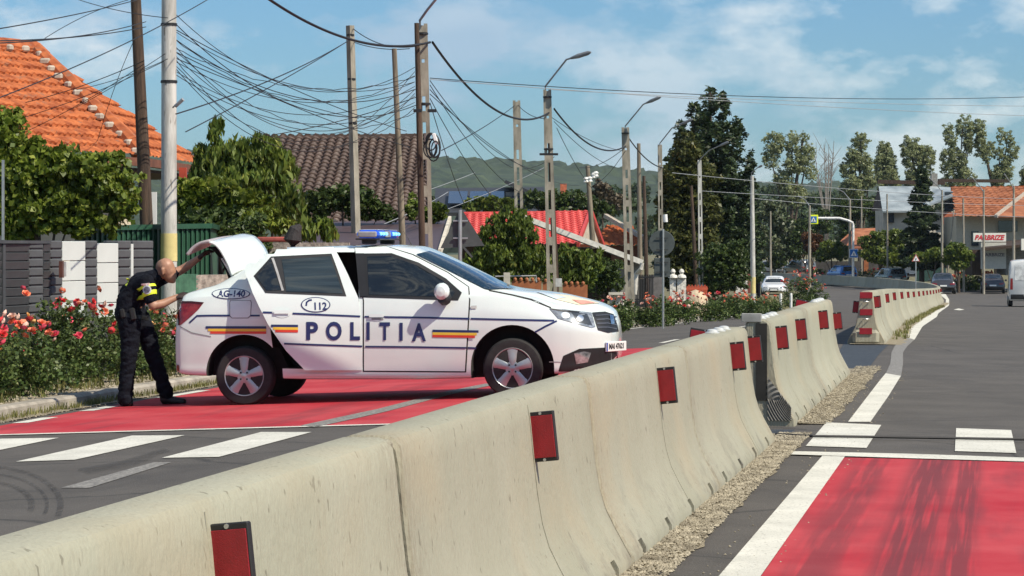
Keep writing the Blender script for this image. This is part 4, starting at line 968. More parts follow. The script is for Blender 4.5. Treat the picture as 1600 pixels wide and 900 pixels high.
wrapband(trous, q(205,495,0), q(207,486,0), .0, .7, 'belt', boot, .17)
onshirt('chest_band', [(198,445),(202.5,434),(205,436),(201,447)], hiv, .006)
# second, far officer by the white pole
F2Y = 128.0; fb = P(1182, 458, F2Y); fz = gz(fb.x, F2Y)+.42
tag(MB().lathe([(3.2,-.3),(2.4,.15),(1.2,.38),(0,.42)], 18, c=(fb.x, F2Y, fz-.42)).build('mound', groundm, None, True), kind='structure')
FO = empty('person', (fb.x, F2Y, fz), 0, 'distant person in white shirt standing behind the white pole beside the parked car', 'person')
k_ = FPX/F2Y
capsules([((0,0,1.68),.10,(0,0,1.60),.09),((0,0,1.45),.07,(0,0,1.55),.06),((-.2,0,1.4),.055,(-.27,0,1.12),.045),((-.27,0,1.12),.045,(-.2,-.12,.9),.04),((.2,0,1.4),.055,(.27,0,1.12),.045),((.27,0,1.12),.045,(.2,-.12,.9),.04),((0,0,1.0),.15,(0,0,1.4),.15),((-.09,0,.9),.09,(-.11,0,.1),.06),((.09,0,.9),.09,(.11,0,.1),.06)], 'body', skin, FO, .02, 3)
capsules([((-.07,0,1.0),.16,(-.09,0,1.36),.165),((.07,0,1.0),.16,(.09,0,1.36),.165),((-.2,0,1.42),.075,(-.27,0,1.15),.065),((.2,0,1.42),.075,(.27,0,1.15),.065)], 'shirt', mat('white_shirt', (.7,.72,.74), .8), FO, .02, 3)
capsules([((0,0,.95),.17,(0,0,.9),.17),((-.09,0,.9),.11,(-.11,0,.08),.085),((.09,0,.9),.11,(.11,0,.08),.085)], 'trousers', uni, FO, .02, 3)
capsules([((0,0,1.76),.11,(0,0,1.74),.13)], 'cap', mat('white_cap', (.7,.7,.7), .7), FO, .02, 2)

# duty belt gear
for (x, y, dy, w, h) in ((196,489,-.19,.05,.10),(212,490,-.21,.06,.13),(186,487,-.10,.05,.09)):
    c = q(x, y, dy); o = MB().box((0,0,0), (w,.045,h), bev=.012).build('pouch', boot, OFF, True); o.location = c; o.rotation_euler = (0, R(-12), 0)
MB().tube([q(226,441,-.15), q(224,436,-.14), q(226,428,-.10)], [.018,.016,.004], 7).build('radio', boot, OFF, True)
# ------------------------------------------------------------------ houses
def frame(o, ea, nb):
    """plane basis: origin o, along ea, up the slope towards nb"""
    ea = (ea-o).normalized(); w = nb-o; eb = (w-ea*w.dot(ea)).normalized(); n = ea.cross(eb).normalized()
    if n.z < 0: n = -n
    return ea, eb, n
def roof_sheet(name, pts, tile, course, m, parent, amp=.018, lip=.022, ss=5, flat=False):
    """pts: eave-left, eave-right, ..., planar polygon (world); tiles modelled as relief"""
    o = pts[0]; up = pts[2]; ea, eb, n = frame(o, pts[1], up); poly = [((p-o).dot(ea), (p-o).dot(eb)) for p in pts]
    a0, a1 = min(p[0] for p in poly), max(p[0] for p in poly); b0, b1 = min(p[1] for p in poly), max(p[1] for p in poly)
    na = int((a1-a0)/tile*ss)+1; rows = []; b = b0; rs = random.Random(len(name)+int(a1*10))
    k = 0
    while b < b1+course:
        rows += [(b-lip*.7, lip, k), (b-lip*.7+.004, lip+.012, k), (b+course*.5, lip*.62, k), (b+course*.97, 0.0, k)]; b += course; k += 1
    V = []
    for (bb, h, k) in rows:
        for i in range(na+1):
            a = a0+(a1-a0)*i/na; t = (a/tile) % 1; wv = amp*math.sin(2*PI*t)+amp*.4*math.sin(4*PI*t+.6); jit = .010*math.sin(k*12.9+math.floor(a/tile)*78.2)
            p = o+ea*a+eb*(bb+(jit-.02*math.cos(2*PI*t)*(tile/.2) if h >= lip else 0))+n*(h+wv+jit*.6); V.append(tuple(p))
    F = []; W_ = na+1
    for r_ in range(len(rows)-1):
        for i in range(na):
            ca = a0+(a1-a0)*(i+.5)/na; cb = (rows[r_][0]+rows[r_+1][0])/2
            if inpoly(ca, cb, poly): q_ = r_*W_+i; F.append((q_, q_+1, q_+1+W_, q_+W_))
    me_o = fastmesh(name, np.array(V), np.array(F), m, parent)
    bm = bmesh.new(); bm.from_mesh(me_o.data); bmesh.ops.delete(bm, geom=[x for x in bm.verts if not x.link_faces], context='VERTS'); bm.to_mesh(me_o.data); bm.free()
    return me_o
def slab(name, pts, th, m, parent=None):
    """planar polygon with thickness downwards"""
    pts = [Vector(p) for p in pts]; n = (pts[1]-pts[0]).cross(pts[2]-pts[0]).normalized(); n = n if n.z > 0 else -n
    if abs(n.z) < .2: n = Vector((0,-1,0)) if n.y > 0 else n
    k = len(pts); v = pts+[p-n*th for p in pts]
    o = mesh(name, v, [tuple(range(k)), tuple(range(2*k-1, k-1, -1))]+[(i, (i+1) % k, (i+1) % k+k, i+k) for i in range(k)], m, parent); return fixn(o)
def bar(name, p0, p1, w, h, m, parent=None):
    p0, p1 = Vector(p0), Vector(p1); d = p1-p0; L_ = d.length; x = d.normalized(); y = Vector((0,0,1)).cross(x)
    if y.length < .05: y = Vector((0,1,0))
    y.normalize(); z = x.cross(y); v = []
    for t in (p0, p1):
        for a, b in ((-1,-1),(1,-1),(1,1),(-1,1)): v.append(t+y*w/2*a+z*h/2*b)
    return mesh(name, v, [(0,1,2,3),(7,6,5,4),(0,4,5,1),(1,5,6,2),(2,6,7,3),(3,7,4,0)], m, parent)
def wbox(name, x0, x1, yt, yb, Y, m, parent=None, depth=.2, Y2=None, bev=0):
    """upright block seen between pixel columns x0..x1 and rows yt..yb at distance Y"""
    Y2 = Y if Y2 is None else Y2; a = P(x0, yt, Y); b = P(x1, yt, Y2); c = P(x0, yb, Y); h = a.z-c.z; L_ = (b-a).length; an = math.atan2(b.y-a.y, b.x-a.x)
    mid = (a+b)/2; o = MB().box((0,0,0), (L_, depth, h), bev=bev).build(name, m, parent); o.location = (mid.x-math.sin(an)*depth/2, mid.y+math.cos(an)*depth/2, a.z-h/2); o.rotation_euler = (0,0,an); return o
tile_or = mat('orange_tile', (.44,.12,.035), .85, col2=(.62,.20,.06), scale=5, bump=.3, bscale=25, speck=(9,.62,.72,(.30,.14,.08)), coord='Generated', stretch=(1,1,1))
tile_or = mat('orange_clay_tile', (.34,.075,.02), .85, col2=(.52,.15,.045), scale=4.2, bump=.3, bscale=25, speck=(6,.60,.74,(.26,.12,.07)))
tile_old = mat('old_brown_orange_tile', (.27,.085,.035), .9, col2=(.40,.15,.07), scale=1.2)
tile_br = mat('brown_metal_tile', (.085,.052,.038), .5, col2=(.115,.072,.052), scale=2)
tile_red = mat('red_metal_tile', (.55,.06,.05), .45, var=.1, scale=1)
mortar = mat('mortar', (.42,.36,.29), .9, var=.2, scale=8); cream = mat('cream_wall', (.55,.48,.36), .9, var=.1); woodd = mat('dark_wood', (.05,.03,.02), .85, var=.3, scale=5, stretch=(3,3,.4))
redpost = mat('red_painted_wood', (.42,.06,.03), .6, var=.15); pv = mat('window_glass', (.03,.04,.05), .08, spec=.8)
winframe = mat('white_frame', (.65,.65,.62), .5, var=.05)
# orange tiled house, left
HA = empty('house', P(100, 400, 46), 0, 'low house with large orange clay tiled hip roof behind the grape vine', 'house')
def ch(o, par):
    """parent while keeping the world position"""
    o.parent = par; o.location = Vector(o.location)-Vector(par.location); return o
def child_all(par, objs):
    for o in objs: ch(o, par)
E0, E1, R1, R0 = P(-230,225,38.8), P(222,244,44), P(55,80,47.5), P(-230,55,44.2)
E2 = P(322,259,49)
rf = roof_sheet('roof', [E0,E1,R1,R0], .135, .37, tile_or, None, .014, .05); ch(rf, HA)
r2 = roof_sheet('roof', [E1,E2,R1], .135, .37, tile_or, None, .014, .05); ch(r2, HA)
def ridge(a, b, name, par, rad=.15, step=.36):
    n = int((b-a).length/step); d = (b-a)/n; rg = MB(); mo = MB()
    nn_ = frame(E0, E1, R1)[2]; sd_ = d.normalized().cross(nn_); sd_ = -sd_ if ((sd_.x > 0) if abs(d.normalized().z) > .1 else (sd_.z > 0)) else sd_
    for i in range(n):
        p = a+d*i; w = .012*math.sin(i*7.3); rg.tube([p+Vector((0,0,.02+w)), p+d*1.12+Vector((0,0,.055+w))], [rad*1.12, rad*.92], 8)
        mo.box(p+sd_*(.15+.04*math.sin(i*5.1))+nn_*.07, (.16,.15+.05*math.sin(i*3),.12), rz=i*.7, bev=.03)
    o = rg.build(name, tile_or, None); ch(o, par); o['kind'] = 'stuff'; m2 = mo.build('ridge_mortar', mortar, None); ch(m2, par); m2['kind'] = 'stuff'
ridge(E1, R1, 'ridge_tiles', HA); ridge(R1, R0, 'ridge_tiles', HA)
ch(bar('eave', E0-Vector((0,0,.10)), E1-Vector((0,0,.10)), .10, .14, mat('eave_wood', (.16,.06,.035), .8)), HA); ch(bar('eave', E1-Vector((0,0,.10)), E2-Vector((0,0,.10)), .10, .14, MATS['eave_wood']), HA)
ch(slab('soffit', [E0+Vector((.1,.15,-.2)),E1+Vector((-.1,.15,-.2)),E2+Vector((-.1,0,-.2)),Vector((E0.x,E2.y+3,E0.z-.2))], .05, woodd), HA)
ch(wbox('wall', -230, 205, 236, 420, 41, cream, None, .3, 45.5), HA)
for (x0, x1, y0, y1) in ((98,116,306,352),(226,244,300,350)):
    w_ = wbox('window', x0, x1, y0, y1, 43.2, winframe, None, .1); ch(w_, HA)
ch(bar('post', P(304,262,48.6), P(304,395,48.6), .12, .12, redpost), HA); ch(bar('post', P(286,262,46.6), P(286,400,46.6), .13, .13, redpost), HA)
# brown roofed house
HB = empty('house', P(560, 400, 60), 0, 'house with steep brown ribbed tile roof behind the two leaning poles', 'house')
ch(roof_sheet('roof', [P(415,350,54),P(672,350,54),P(664,213,62),P(395,217,62)], .20, .36, tile_br, None, .03, .05), HB)
ch(bar('ridge_cap', P(395,216,62), P(665,212,62), .25, .10, tile_br), HB); ch(wbox('wall', 425, 668, 345, 430, 55.5, cream, None, .3), HB)
ch(bar('verge', P(665,213,62), P(673,352,54), .08, .16, tile_br), HB)
# low purple-brown roof
HC_ = empty('shed', P(590, 400, 50), 0, 'low shed with flat purple-brown sheet roof and pale edge, beside the lattice pole', 'shed')
ch(slab('roof', [P(455,394,46),P(686,394,46),P(702,343,53),P(490,347,53)], .06, mat('plum_sheet', (.075,.05,.055), .5, var=.12)), HC_)
ch(bar('verge', P(703,342,53), P(687,395,46), .06, .12, mat('cream_trim', (.6,.54,.44), .7)), HC_); ch(wbox('wall', 470, 684, 393, 440, 47.5, cream, None, .2), HC_)
ch(slab('verge', [P(704,344,54),P(726,352,54),P(722,395,54),P(690,395,54)], .05, mat('dark_green_sheet', (.03,.045,.04), .6)), HC_)
# red roofed house
HD = empty('house', P(830, 400, 112), 0, 'house with bright red metal tile roof and open gable, beyond the leaning pole', 'house')
ch(roof_sheet('roof', [P(694,386,106),P(901,381,106),P(922,329,112),P(724,331,112)], .30, .42, tile_red, None, .035, .045, 4), HD)
ch(slab('roof', [P(922,329,112),P(944,383,118),P(760,386,118),P(724,331,112)], .08, tile_red), HD)
ch(mesh('gable', [P(920,334,111.6),P(905,381,107),P(938,383,117.5)], [(0,1,2)], mat('gable_cream', (.5,.42,.33), .9)), HD); ch(wbox('wall', 720, 903, 381, 430, 107.5, woodd, None, .3), HD)
ch(bar('verge', P(923,328,112), P(903,382,106), .12, .2, tile_red), HD); ch(bar('verge', P(923,328,112), P(943,384,118), .12, .2, tile_red), HD)
# grey shed with long white verge
HE = empty('shed', P(940, 430, 80), 0, 'dark shed whose long white roof edge slopes down to the right', 'shed')
ch(slab('roof', [P(812,338,80),P(1003,410,80),P(1003,410,86),P(812,338,86)], .10, mat('grey_sheet', (.2,.2,.19), .6)), HE)
ch(bar('white_verge', P(812,337,79.9), P(1004,410,79.9), .10, .16, mat('white_trim', (.66,.63,.56), .7, var=.15, scale=6)), HE)
ch(wbox('wall', 955, 1000, 410, 470, 81, mat('grey_render', (.22,.21,.19), .9), None, .3), HE); ch(wbox('wall', 880, 955, 388, 470, 82, woodd, None, .3), HE)
ch(MB().tube([P(1003,411,79.7),P(1002,420,79.7),P(994,428,79.9),P(992,460,79.9)], .07, 8).build('downpipe', mat('pale_pipe', (.55,.52,.46), .5), None, True), HE)
# solar roof house, far
HF = empty('house', P(760, 340, 150), 0, 'far house with dark roof carrying black solar panels', 'house')
ch(slab('roof', [P(680,332,144),P(842,332,144),P(850,292,154),P(680,294,154)], .2, mat('slate_roof', (.035,.037,.042), .6)), HF)
for i in range(4):
    a = 700+i*33; o = slab('solar_panel', [P(a,322,145.5),P(a+29,322,145.5),P(a+31,303,150.5),P(a+2,303,150.5)], .08, mat('solar_glass', (.006,.009,.02), .15)); o.location = (0,-.1,.16); ch(o, HF)
ch(slab('gable_roof', [P(790,281,148),P(850,308,148),P(850,308,156),P(790,281,156)], .2, MATS['slate_roof']), HF); ch(wbox('wall', 790, 850, 300, 345, 148.5, MATS['grey_render'], None, 4), HF)
ch(wbox('chimney', 875.5, 885.5, 287, 310, 150, mat('orange_brick', (.42,.12,.06), .9), None, .4), HF); ch(wbox('chimney_base', 850, 900, 303, 345, 151, MATS['slate_roof'], None, .4), HF)
# small orange roof
HG = empty('house', P(965, 380, 130), 0, 'small house with worn orange tile roof between the grey poles', 'house')
ch(roof_sheet('roof', [P(925,384,124),P(1003,384,124),P(990,352,131),P(948,338,131)], .3, .45, tile_or, None, .03, .04, 3), HG); ch(bar('verge', P(946,337,131), P(1006,372,126), .2, .2, mortar), HG); ch(wbox('wall', 930, 1000, 384, 420, 125, mat('rust_wall', (.16,.07,.045), .9), None, .3), HG)
# right-hand houses
HH = empty('house', P(1440, 380, 235), 0, 'old house with pale weathered metal roof and dark open gable, behind the spruce', 'house')
mw = mat('weathered_white_metal', (.27,.32,.34), .5, col2=(.42,.47,.48), scale=.5, metal=.1)
ch(slab('roof', [P(1379,330,228),P(1450,330,228),P(1450,291,236),P(1373,291,236)], .15, mw), HH); ch(slab('roof', [P(1445,322,227),P(1500,300,227),P(1575,296,236),P(1452,291,236)], .15, mw), HH)
ch(bar('ridge_beam', P(1371,284,238), P(1476,286,238), .6, .35, woodd), HH); ch(bar('ridge_beam', P(1466,282,240), P(1577,283,240), .6, .3, woodd), HH)
ch(slab('gable', [P(1373,292,236),P(1380,330,228.2),P(1362,330,245)], .1, woodd), HH); ch(wbox('wall', 1380, 1492, 328, 410, 229, mat('old_cream_wall', (.46,.42,.35), .9, var=.15, scale=1), None, 5), HH)
ch(wbox('chimney', 1455.5, 1465, 271, 296, 236, MATS['grey_render'], None, .6), HH)
for (x0,x1,y0,y1) in ((1387,1397,332,348),(1430,1440,330,345),(1476,1490,300,330),(1478,1490,356,372)): ch(wbox('window', x0,x1,y0,y1,228.7, pv, None, .2), HH)
ch(wbox('brick_panel', 1474, 1492, 332, 350, 228.6, MATS['orange_brick'], None, .2), HH)
HI = empty('house', P(1545, 380, 215), 0, 'cream house with big orange hipped tile roof at the right edge', 'house')
ch(roof_sheet('roof', [P(1493,339,205),P(1700,339,205),P(1680,292,216),P(1486,297,216)], .55, .8, tile_old, None, .05, .08, 3), HI); ch(wbox('wall', 1494, 1700, 338, 420, 207, cream, None, 6), HI)
ch(bar('ridge', P(1486,296,216), P(1680,291,216), .3, .3, tile_or), HI); ch(slab('roof', [P(1555,338,204),P(1640,338,204),P(1602,303,210)], .12, tile_old), HI)
ch(bar('hip_line', P(1556,338,203.9), P(1602,302,210), .25, .25, mortar), HI)
for (x0,x1,y0,y1) in ((1518,1529,361,384),(1560,1590,345,362)): ch(wbox('window', x0,x1,y0,y1,206.8, pv, None, .2), HI)
SH = empty('kiosk', P(1560, 420, 200), 0, 'low workshop shed below the red lettered board', 'workshop')
ch(slab('roof', [P(1534,388,196),P(1700,372,196),P(1700,365,204),P(1534,380,204)], .2, woodd), SH); ch(wbox('wall', 1519, 1534, 390, 430, 200, woodd, None, 4), SH); ch(wbox('wall', 1572, 1700, 383, 430, 199, MATS['grey_render'], None, 4), SH)
sg = wbox('banner', 1533, 1572, 379, 420, 198, mat('banner_grey', (.52,.52,.47), .7, var=.06)); tag(sg, 'tall pale banner with faded dark letters hung on the workshop shed', 'banner')
def sign_text(par, s, wid, hei, m, loc, bold=.02, shear=0):
    v, f = textmesh(s, 1, bold, shear); xs = [p[0] for p in v]; ys = [p[1] for p in v]; kx = wid/(max(xs)-min(xs)); ky = hei/(max(ys)-min(ys)); mx, my = (max(xs)+min(xs))/2, (max(ys)+min(ys))/2
    return mesh('lettering', [((p[0]-mx)*kx+loc[0], loc[1], (p[1]-my)*ky+loc[2]) for p in v], f, m, par)
k_ = 198/FPX; sign_text(sg, 'PARBRIZE', 34*k_, 5.2*k_, mat('ink_grey', (.12,.11,.14), .6), (0,-.12,1.5*k_), .03)
sg = wbox('sign_board', 1521, 1572, 364, 377.5, 197, mat('sign_cream', (.72,.70,.62), .6, var=.03)); tag(sg, 'white workshop sign board with bold red slanted lettering', 'sign')
sign_text(sg, 'PARBRIZE', 47*197/FPX, 8*197/FPX, mat('sign_red', (.55,.03,.04), .5), (0,-.12,-.3*197/FPX), .04, .25)
o = wbox('sign_board', 1596, 1640, 373, 391, 190, MATS['sign_cream']); tag(o, 'small pale sign board cut by the right edge of the view', 'sign')

# ------------------------------------------------------------------ fences and walls on the left
FW_ = empty('garden_wall', P(100, 560, 30), 0, 'dark grey slatted garden wall with white panels behind the rose hedge', 'wall')
dk = mat('anthracite', (.055,.058,.062), .6, var=.15, scale=4); dk2 = mat('anthracite_block', (.075,.078,.082), .75, var=.12, scale=6); wp = mat('white_panel', (.56,.59,.56), .7, var=.05, scale=2)
YW = lambda px: 29+px*.0178
def fw(name, x0, x1, yt, yb, m, depth=.15, off=0, bev=0):
    o = wbox(name, x0, x1, yt, yb, YW(x0)+off, m, None, depth, YW(x1)+off, bev); return ch(o, FW_)
for (x0, x1, pm) in ((-60,5,0),(8,48,0),(68,80,0)):
    fw('backing', x0, x1, 380, 560, dk, .04, .12)
    for i in range(13):
        o = fw('slat', x0, x1, 381+i*14, 392.5+i*14, dk, .03, .03); o.rotation_euler.x = R(14)
fw('gate_post', 5, 9, 375, 570, dk, .08, -.02); fw('top_rail', -60, 80, 375, 380, dk, .12, -.01)
for (x0, x1) in ((47,68),(80,98),(134,152.5),(185.5,205),(209,240)):
    fw('pillar_core', x0+1.5, x1-1.5, 377, 585, dk, .16, .04)
    for i in range(14): fw('pillar_block', x0, x1, 376+i*14.3, 388.6+i*14.3, dk2, .22, 0, .012)
for (x0, x1, y0, h) in ((98,133.5,377,30.5),(152.5,185,380,30.5)):
    for i in range(4): fw('white_panel', x0, x1, y0+i*31.5, y0+i*31.5+h, wp, .12, 0, .006)
fw('white_strip', 205, 208.5, 381, 500, wp, .12, -.02); fw('plinth', 80, 240, 503, 590, dk2, .2, .04)
mb_ = ch(wbox('letter_box', 92, 97.5, 408, 434, 30.3, mat('brown_metal', (.09,.03,.02), .5), None, .12), FW_); o = wbox('intercom', 97.5, 102.5, 409, 432, 30.4, mat('steel', (.4,.4,.4), .4), None, .05); ch(o, FW_)
# green corrugated shed
GS = empty('shed', P(240, 500, 36), 0, 'dark green corrugated metal shed behind the garden wall', 'shed'); grn = mat('dark_green_metal', (.022,.075,.042), .45, var=.1)
v = []; n = 220; a = P(118,358,35); b = P(329,354,37)
for i in range(n+1):
    p = a.lerp(b, i/n); t = (i/n*27) % 1; d = -.045 if t < .45 else 0; v += [(p.x, p.y+d, p.z), (p.x, p.y+d, p.z-2.2)]
o = mesh('corrugated_side', v, [(2*i, 2*i+1, 2*i+3, 2*i+2) for i in range(n)], grn); ch(o, GS)
c = P(353,361,41); ch(mesh('end_side', [b, b-Vector((0,0,2.2)), c-Vector((0,0,2.2)), c], [(0,1,2,3)], mat('mid_green_metal', (.04,.10,.06), .5)), GS); ch(bar('top_rail', a+Vector((0,-.03,.01)), b+Vector((0,-.03,.01)), .08, .07, grn), GS); ch(bar('top_rail', b+Vector((0,0,.01)), c+Vector((0,0,.01)), .08, .07, grn), GS)
ch(slab('roof', [a, b, c, P(118,358,41)], .04, grn), GS)
# odds and ends by the green shed
o = MB(); 
for i in range(5): o.box((0,0,i*.075), (.42,.3,.02))
for i in range(8): o.box((-.2+i*.057,-.15,.15), (.016,.012,.32)); 
cr = o.box((0,-.15,.15), (.42,.008,.28)).build('plastic_crate', mat('green_plastic', (.09,.22,.13), .5)); p = P(292,458,31.5); cr.location = (p.x, 31.5, p.z); cr.scale = (.6,.6,.75); tag(cr, 'light green plastic crate seen between the white pole and the open boot', 'crate')
st_ = wbox('stone_wall', 300, 480, 430, 560, 33, mat('stone_blocks', (.27,.24,.20), .9, var=.4, scale=14, bump=.8, bscale=20), None, .25, 35); tag(st_, 'rough low stone wall behind the open boot of the white saloon', 'wall')
o = MB().box((0,0,0), (.55,.2,.07), bev=.02).build('planter', mat('brick_red', (.28,.06,.045), .7)); o.location = P(432,374,36); tag(o, 'dark red planter trough on the wall above the white saloon boot', 'planter')
o = wbox('stone_wall', 420, 545, 379, 440, 37, MATS['stone_blocks'], None, .3); tag(o, 'short stone pier wall under the dark red planter', 'wall')
o = MB().tube([P(458,392,35.5),P(457,375,35.5),P(462,358,35.5),P(470,352,35.5)], [.10,.13,.09,.03], 10).build('folded_parasol', mat('dark_fabric', (.03,.027,.027), .9, bump=.8, bscale=40)); tag(o, 'folded dark fabric parasol leaning beside the dark red planter', 'parasol')
# rust-brown panel fence
RF = empty('fence', P(860, 455, 60), 0, 'low rust-brown panel fence behind the bonnet of the white saloon', 'fence'); rust = mat('rust_panel', (.30,.095,.035), .7, col2=(.40,.14,.05), scale=3)
for (x0, x1, y0) in ((800,846,439),(848,857,441),(879,918,445)):
    ch(wbox('panel', x0, x1, y0, 480, 60, rust, None, .05), RF)
    for k in range(int((x1-x0)/9)): ch(MB().lathe([(0,-.03),(.04,-.02),(.045,.02),(.02,.05),(0,.055)], 8).build('finial', rust, None), RF).location += P(x0+5+k*9, y0-2, 60)
o = wbox('gate_pillar', 787, 797, 426, 470, 58, mat('pale_stone', (.5,.47,.40), .8, var=.15), None, .2); tag(o, 'small pale square gate pillar behind the windscreen base', 'pillar')
o = MB().tube([P(774,438,59),P(774,432,59),P(838,431,59),P(838,441,59)], .02, 6).build('hand_rail', metalm); tag(o, 'thin pale tube railing above the rust-brown fence', 'railing')
o = MB(); 
for i in range(7): o.tube([P(954+i*3.2,461,70),P(954+i*3.2,493,70)], .035, 6)
gp = o.box(P(963.5,458.5,70), (.45,.45,.07)).build('fluted_pillar', MATS['pale_stone']); tag(gp, 'cream fluted gate pillar with flat cap left of the tall lattice pole', 'pillar')
MF = empty('fence', P(1025, 470, 80), 0, 'dark wrought metal fence beside the grey sheet gate', 'fence'); 
for i in range(11): ch(MB().tube([P(994+i*2.6,429,80),P(994+i*2.6,478,80)], .02, 5).build('bar', black, None), MF)
ch(bar('rail', P(992,433,80), P(1022,433,80), .04, .05, black), MF); ch(bar('rail', P(992,468,80), P(1022,468,80), .04, .05, black), MF)
ch(wbox('sheet', 1015, 1036, 430, 480, 81, mat('grey_gate', (.13,.12,.115), .7), None, .05), MF); ch(wbox('sheet', 990, 1016, 436, 480, 83, mat('black_sheet', (.03,.03,.03), .9), None, .05), MF)  # second sheet is near-black, set behind the fence bars
BF = empty('wall', P(1060, 465, 84), 0, 'white ornamental pillar wall with carved openings beyond the round sign', 'wall')
for (x0, x1) in ((1047,1056),(1058,1072)):
    ch(wbox('pier', x0, x1, 434, 470, 84, mat('white_ornament', (.6,.58,.52), .8, var=.4, scale=16), None, .3), BF)
    ch(MB().lathe([(0,0),(.16,0),(.13,.08),(.05,.12),(.09,.2),(.06,.27),(0,.3)], 10).build('urn', MATS['white_ornament'], None, True), BF).location += P((x0+x1)/2, 434, 84)
OF = empty('fence', P(1088, 465, 92), 0, 'bright orange-red slatted fence behind the roses', 'fence'); orr = mat('orange_red_paint', (.50,.09,.04), .6, var=.1)
for i in range(13): ch(wbox('slat', 1073+i*2.5, 1075+i*2.5, 447-(2 if i % 2 else 0), 470, 92, orr, None, .04), OF)
ch(bar('rail', P(1072,451,91.9), P(1106,451,91.9), .04, .08, orr), OF)
o = MB().lathe([(0,-.6),(.45,-.6),(.42,0),(.27,.2),(0,.3)], 14).build('boulder', mat('pale_boulder', (.5,.40,.27), .9, bump=.8, bscale=6), None, True); o.location = P(1087,466,88); tag(o, 'pale round boulder among the roses in front of the orange-red fence', 'boulder')
for i, (x0, x1, lb, m) in enumerate(((1148,1157,'weathered white fence panel left of the white pole', 'a'),(1158,1168,'white fence panel with red-brown post beside the white pole', 'b'))):
    o = wbox('fence', x0, x1, 432-i*3, 458, 112+i*4, MATS['white_ornament'], None, .1); tag(o, lb, 'fence')
o = wbox('gate', 1166, 1174, 428, 458, 120, mat('redbrown', (.2,.06,.045), .8), None, .1); tag(o, 'narrow red-brown gate next to the white pole', 'gate')
o = wbox('fence', 1262, 1400, 408, 445, 262, mat('dark_brown_fence', (.05,.045,.04), .9, var=.4, scale=.6), None, .2, 262); tag(o, 'dark brown fence beyond the far cars', 'fence')  # fence in a mottled dark brown
o = wbox('fence', 1180, 1262, 412, 440, 275, mat('red_brown_fence', (.12,.07,.05), .9, var=.5, scale=.8), None, .2); tag(o, 'far red-brown fence behind the dark grey car', 'fence')
o = wbox('fence', 1432, 1478, 412, 440, 225, mat('green_net', (.02,.06,.05), .8), None, .2); tag(o, 'dark green net fence behind the triangular warning sign', 'fence')
o = wbox('pillar', 1350, 1357, 393, 428, 245, rust, None, .4); tag(o, 'rust-coloured gate pillar near the blue crossing sign', 'pillar')
o = slab('roof_canopy', [P(1295,392,240),P(1370,384,240),P(1376,356,248),P(1335,357,248)], .2, tile_old); tag(o, 'far low orange tiled roof behind the crossing gantry', 'roof')
# ------------------------------------------------------------------ trees and plants
M_vine = leafmat('vine_leaf', (.085,.14,.017), (.23,.28,.04), (.40,.42,.10), .42); M_vine2 = leafmat('vine_leaf_light', (.10,.15,.015), (.22,.26,.04), (.33,.34,.07), .35)
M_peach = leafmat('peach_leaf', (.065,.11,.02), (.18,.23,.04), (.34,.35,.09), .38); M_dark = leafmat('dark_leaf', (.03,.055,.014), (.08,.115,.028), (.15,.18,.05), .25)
M_con = leafmat('conifer_needle', (.020,.040,.016), (.058,.085,.03), (.10,.125,.05), .15); M_olive = leafmat('olive_leaf', (.045,.055,.016), (.12,.13,.035), (.21,.18,.06), .25)
M_pop = leafmat('poplar_leaf', (.20,.23,.11), (.38,.42,.22), (.5,.5,.32), .42); M_rose = leafmat('rose_leaf', (.04,.075,.018), (.13,.18,.05), (.24,.25,.10), .28)
M_hedge = leafmat('hedge_leaf', (.07,.12,.02), (.18,.22,.04), (.28,.29,.08), .35); M_redleaf = leafmat('red_brown_leaf', (.07,.03,.015), (.17,.08,.035), (.2,.14,.06), .2); M_white = leafmat('pale_blossom_leaf', (.05,.08,.03), (.18,.2,.11), (.55,.55,.45), .2)
bark = mat('bark', (.07,.05,.035), .9, var=.35, scale=8, stretch=(3,3,.5), bump=.6, bscale=20)
def tree(name, label, cat, base, Y, blobs, n, size, m, group=None, trunk=(.12,.05), depth=1.0, limbs=5, **k):
    """base px,py of the foot; blobs (px,py,rx,ry[,dy])"""
    b = P(base[0], base[1], Y); b.z = gz(b.x, Y)-.05 if Y < 300 else prof(Y)
    e = empty(name, b, 0, label, cat, group); s = Y/FPX; B = []
    for bl in blobs:
        c = P(bl[0], bl[1], Y+(bl[4] if len(bl) > 4 else 0))-b; B.append((tuple(c), (bl[2]*s, (bl[2]+bl[3])/2*s*depth, bl[3]*s)))
    top = max(B, key=lambda q_: q_[0][2]); cx = sum(q_[0][0] for q_ in B)/len(B); rs = random.Random(int(base[0]*7+base[1]))
    T = MB(); mid = Vector((cx*.4, 0, top[0][2]*.45)); T.tube([(0,0,0), mid, Vector(top[0])], [trunk[0], trunk[0]*.7, trunk[1]*.6], 7)
    for q_ in rs.sample(B, min(limbs, len(B))):
        t = rs.uniform(.4,.9); a = Vector((0,0,0)).lerp(mid, t); c = Vector(q_[0]); T.tube([a, a.lerp(c, .5)+Vector((0,0,.1)), c], [trunk[0]*.5, trunk[1]*.6, trunk[1]*.25], 5)
    T.build('trunk', bark, e); foliage('crown', B, n, size, m, e, seed=int(abs(base[0])*3+base[1]), **k); return e
def bush(name, label, cat, base, Y, blobs, n, size, m, group=None, **k): return tree(name, label, cat, base, Y, blobs, n, size, m, group, trunk=(.04,.02), **k)
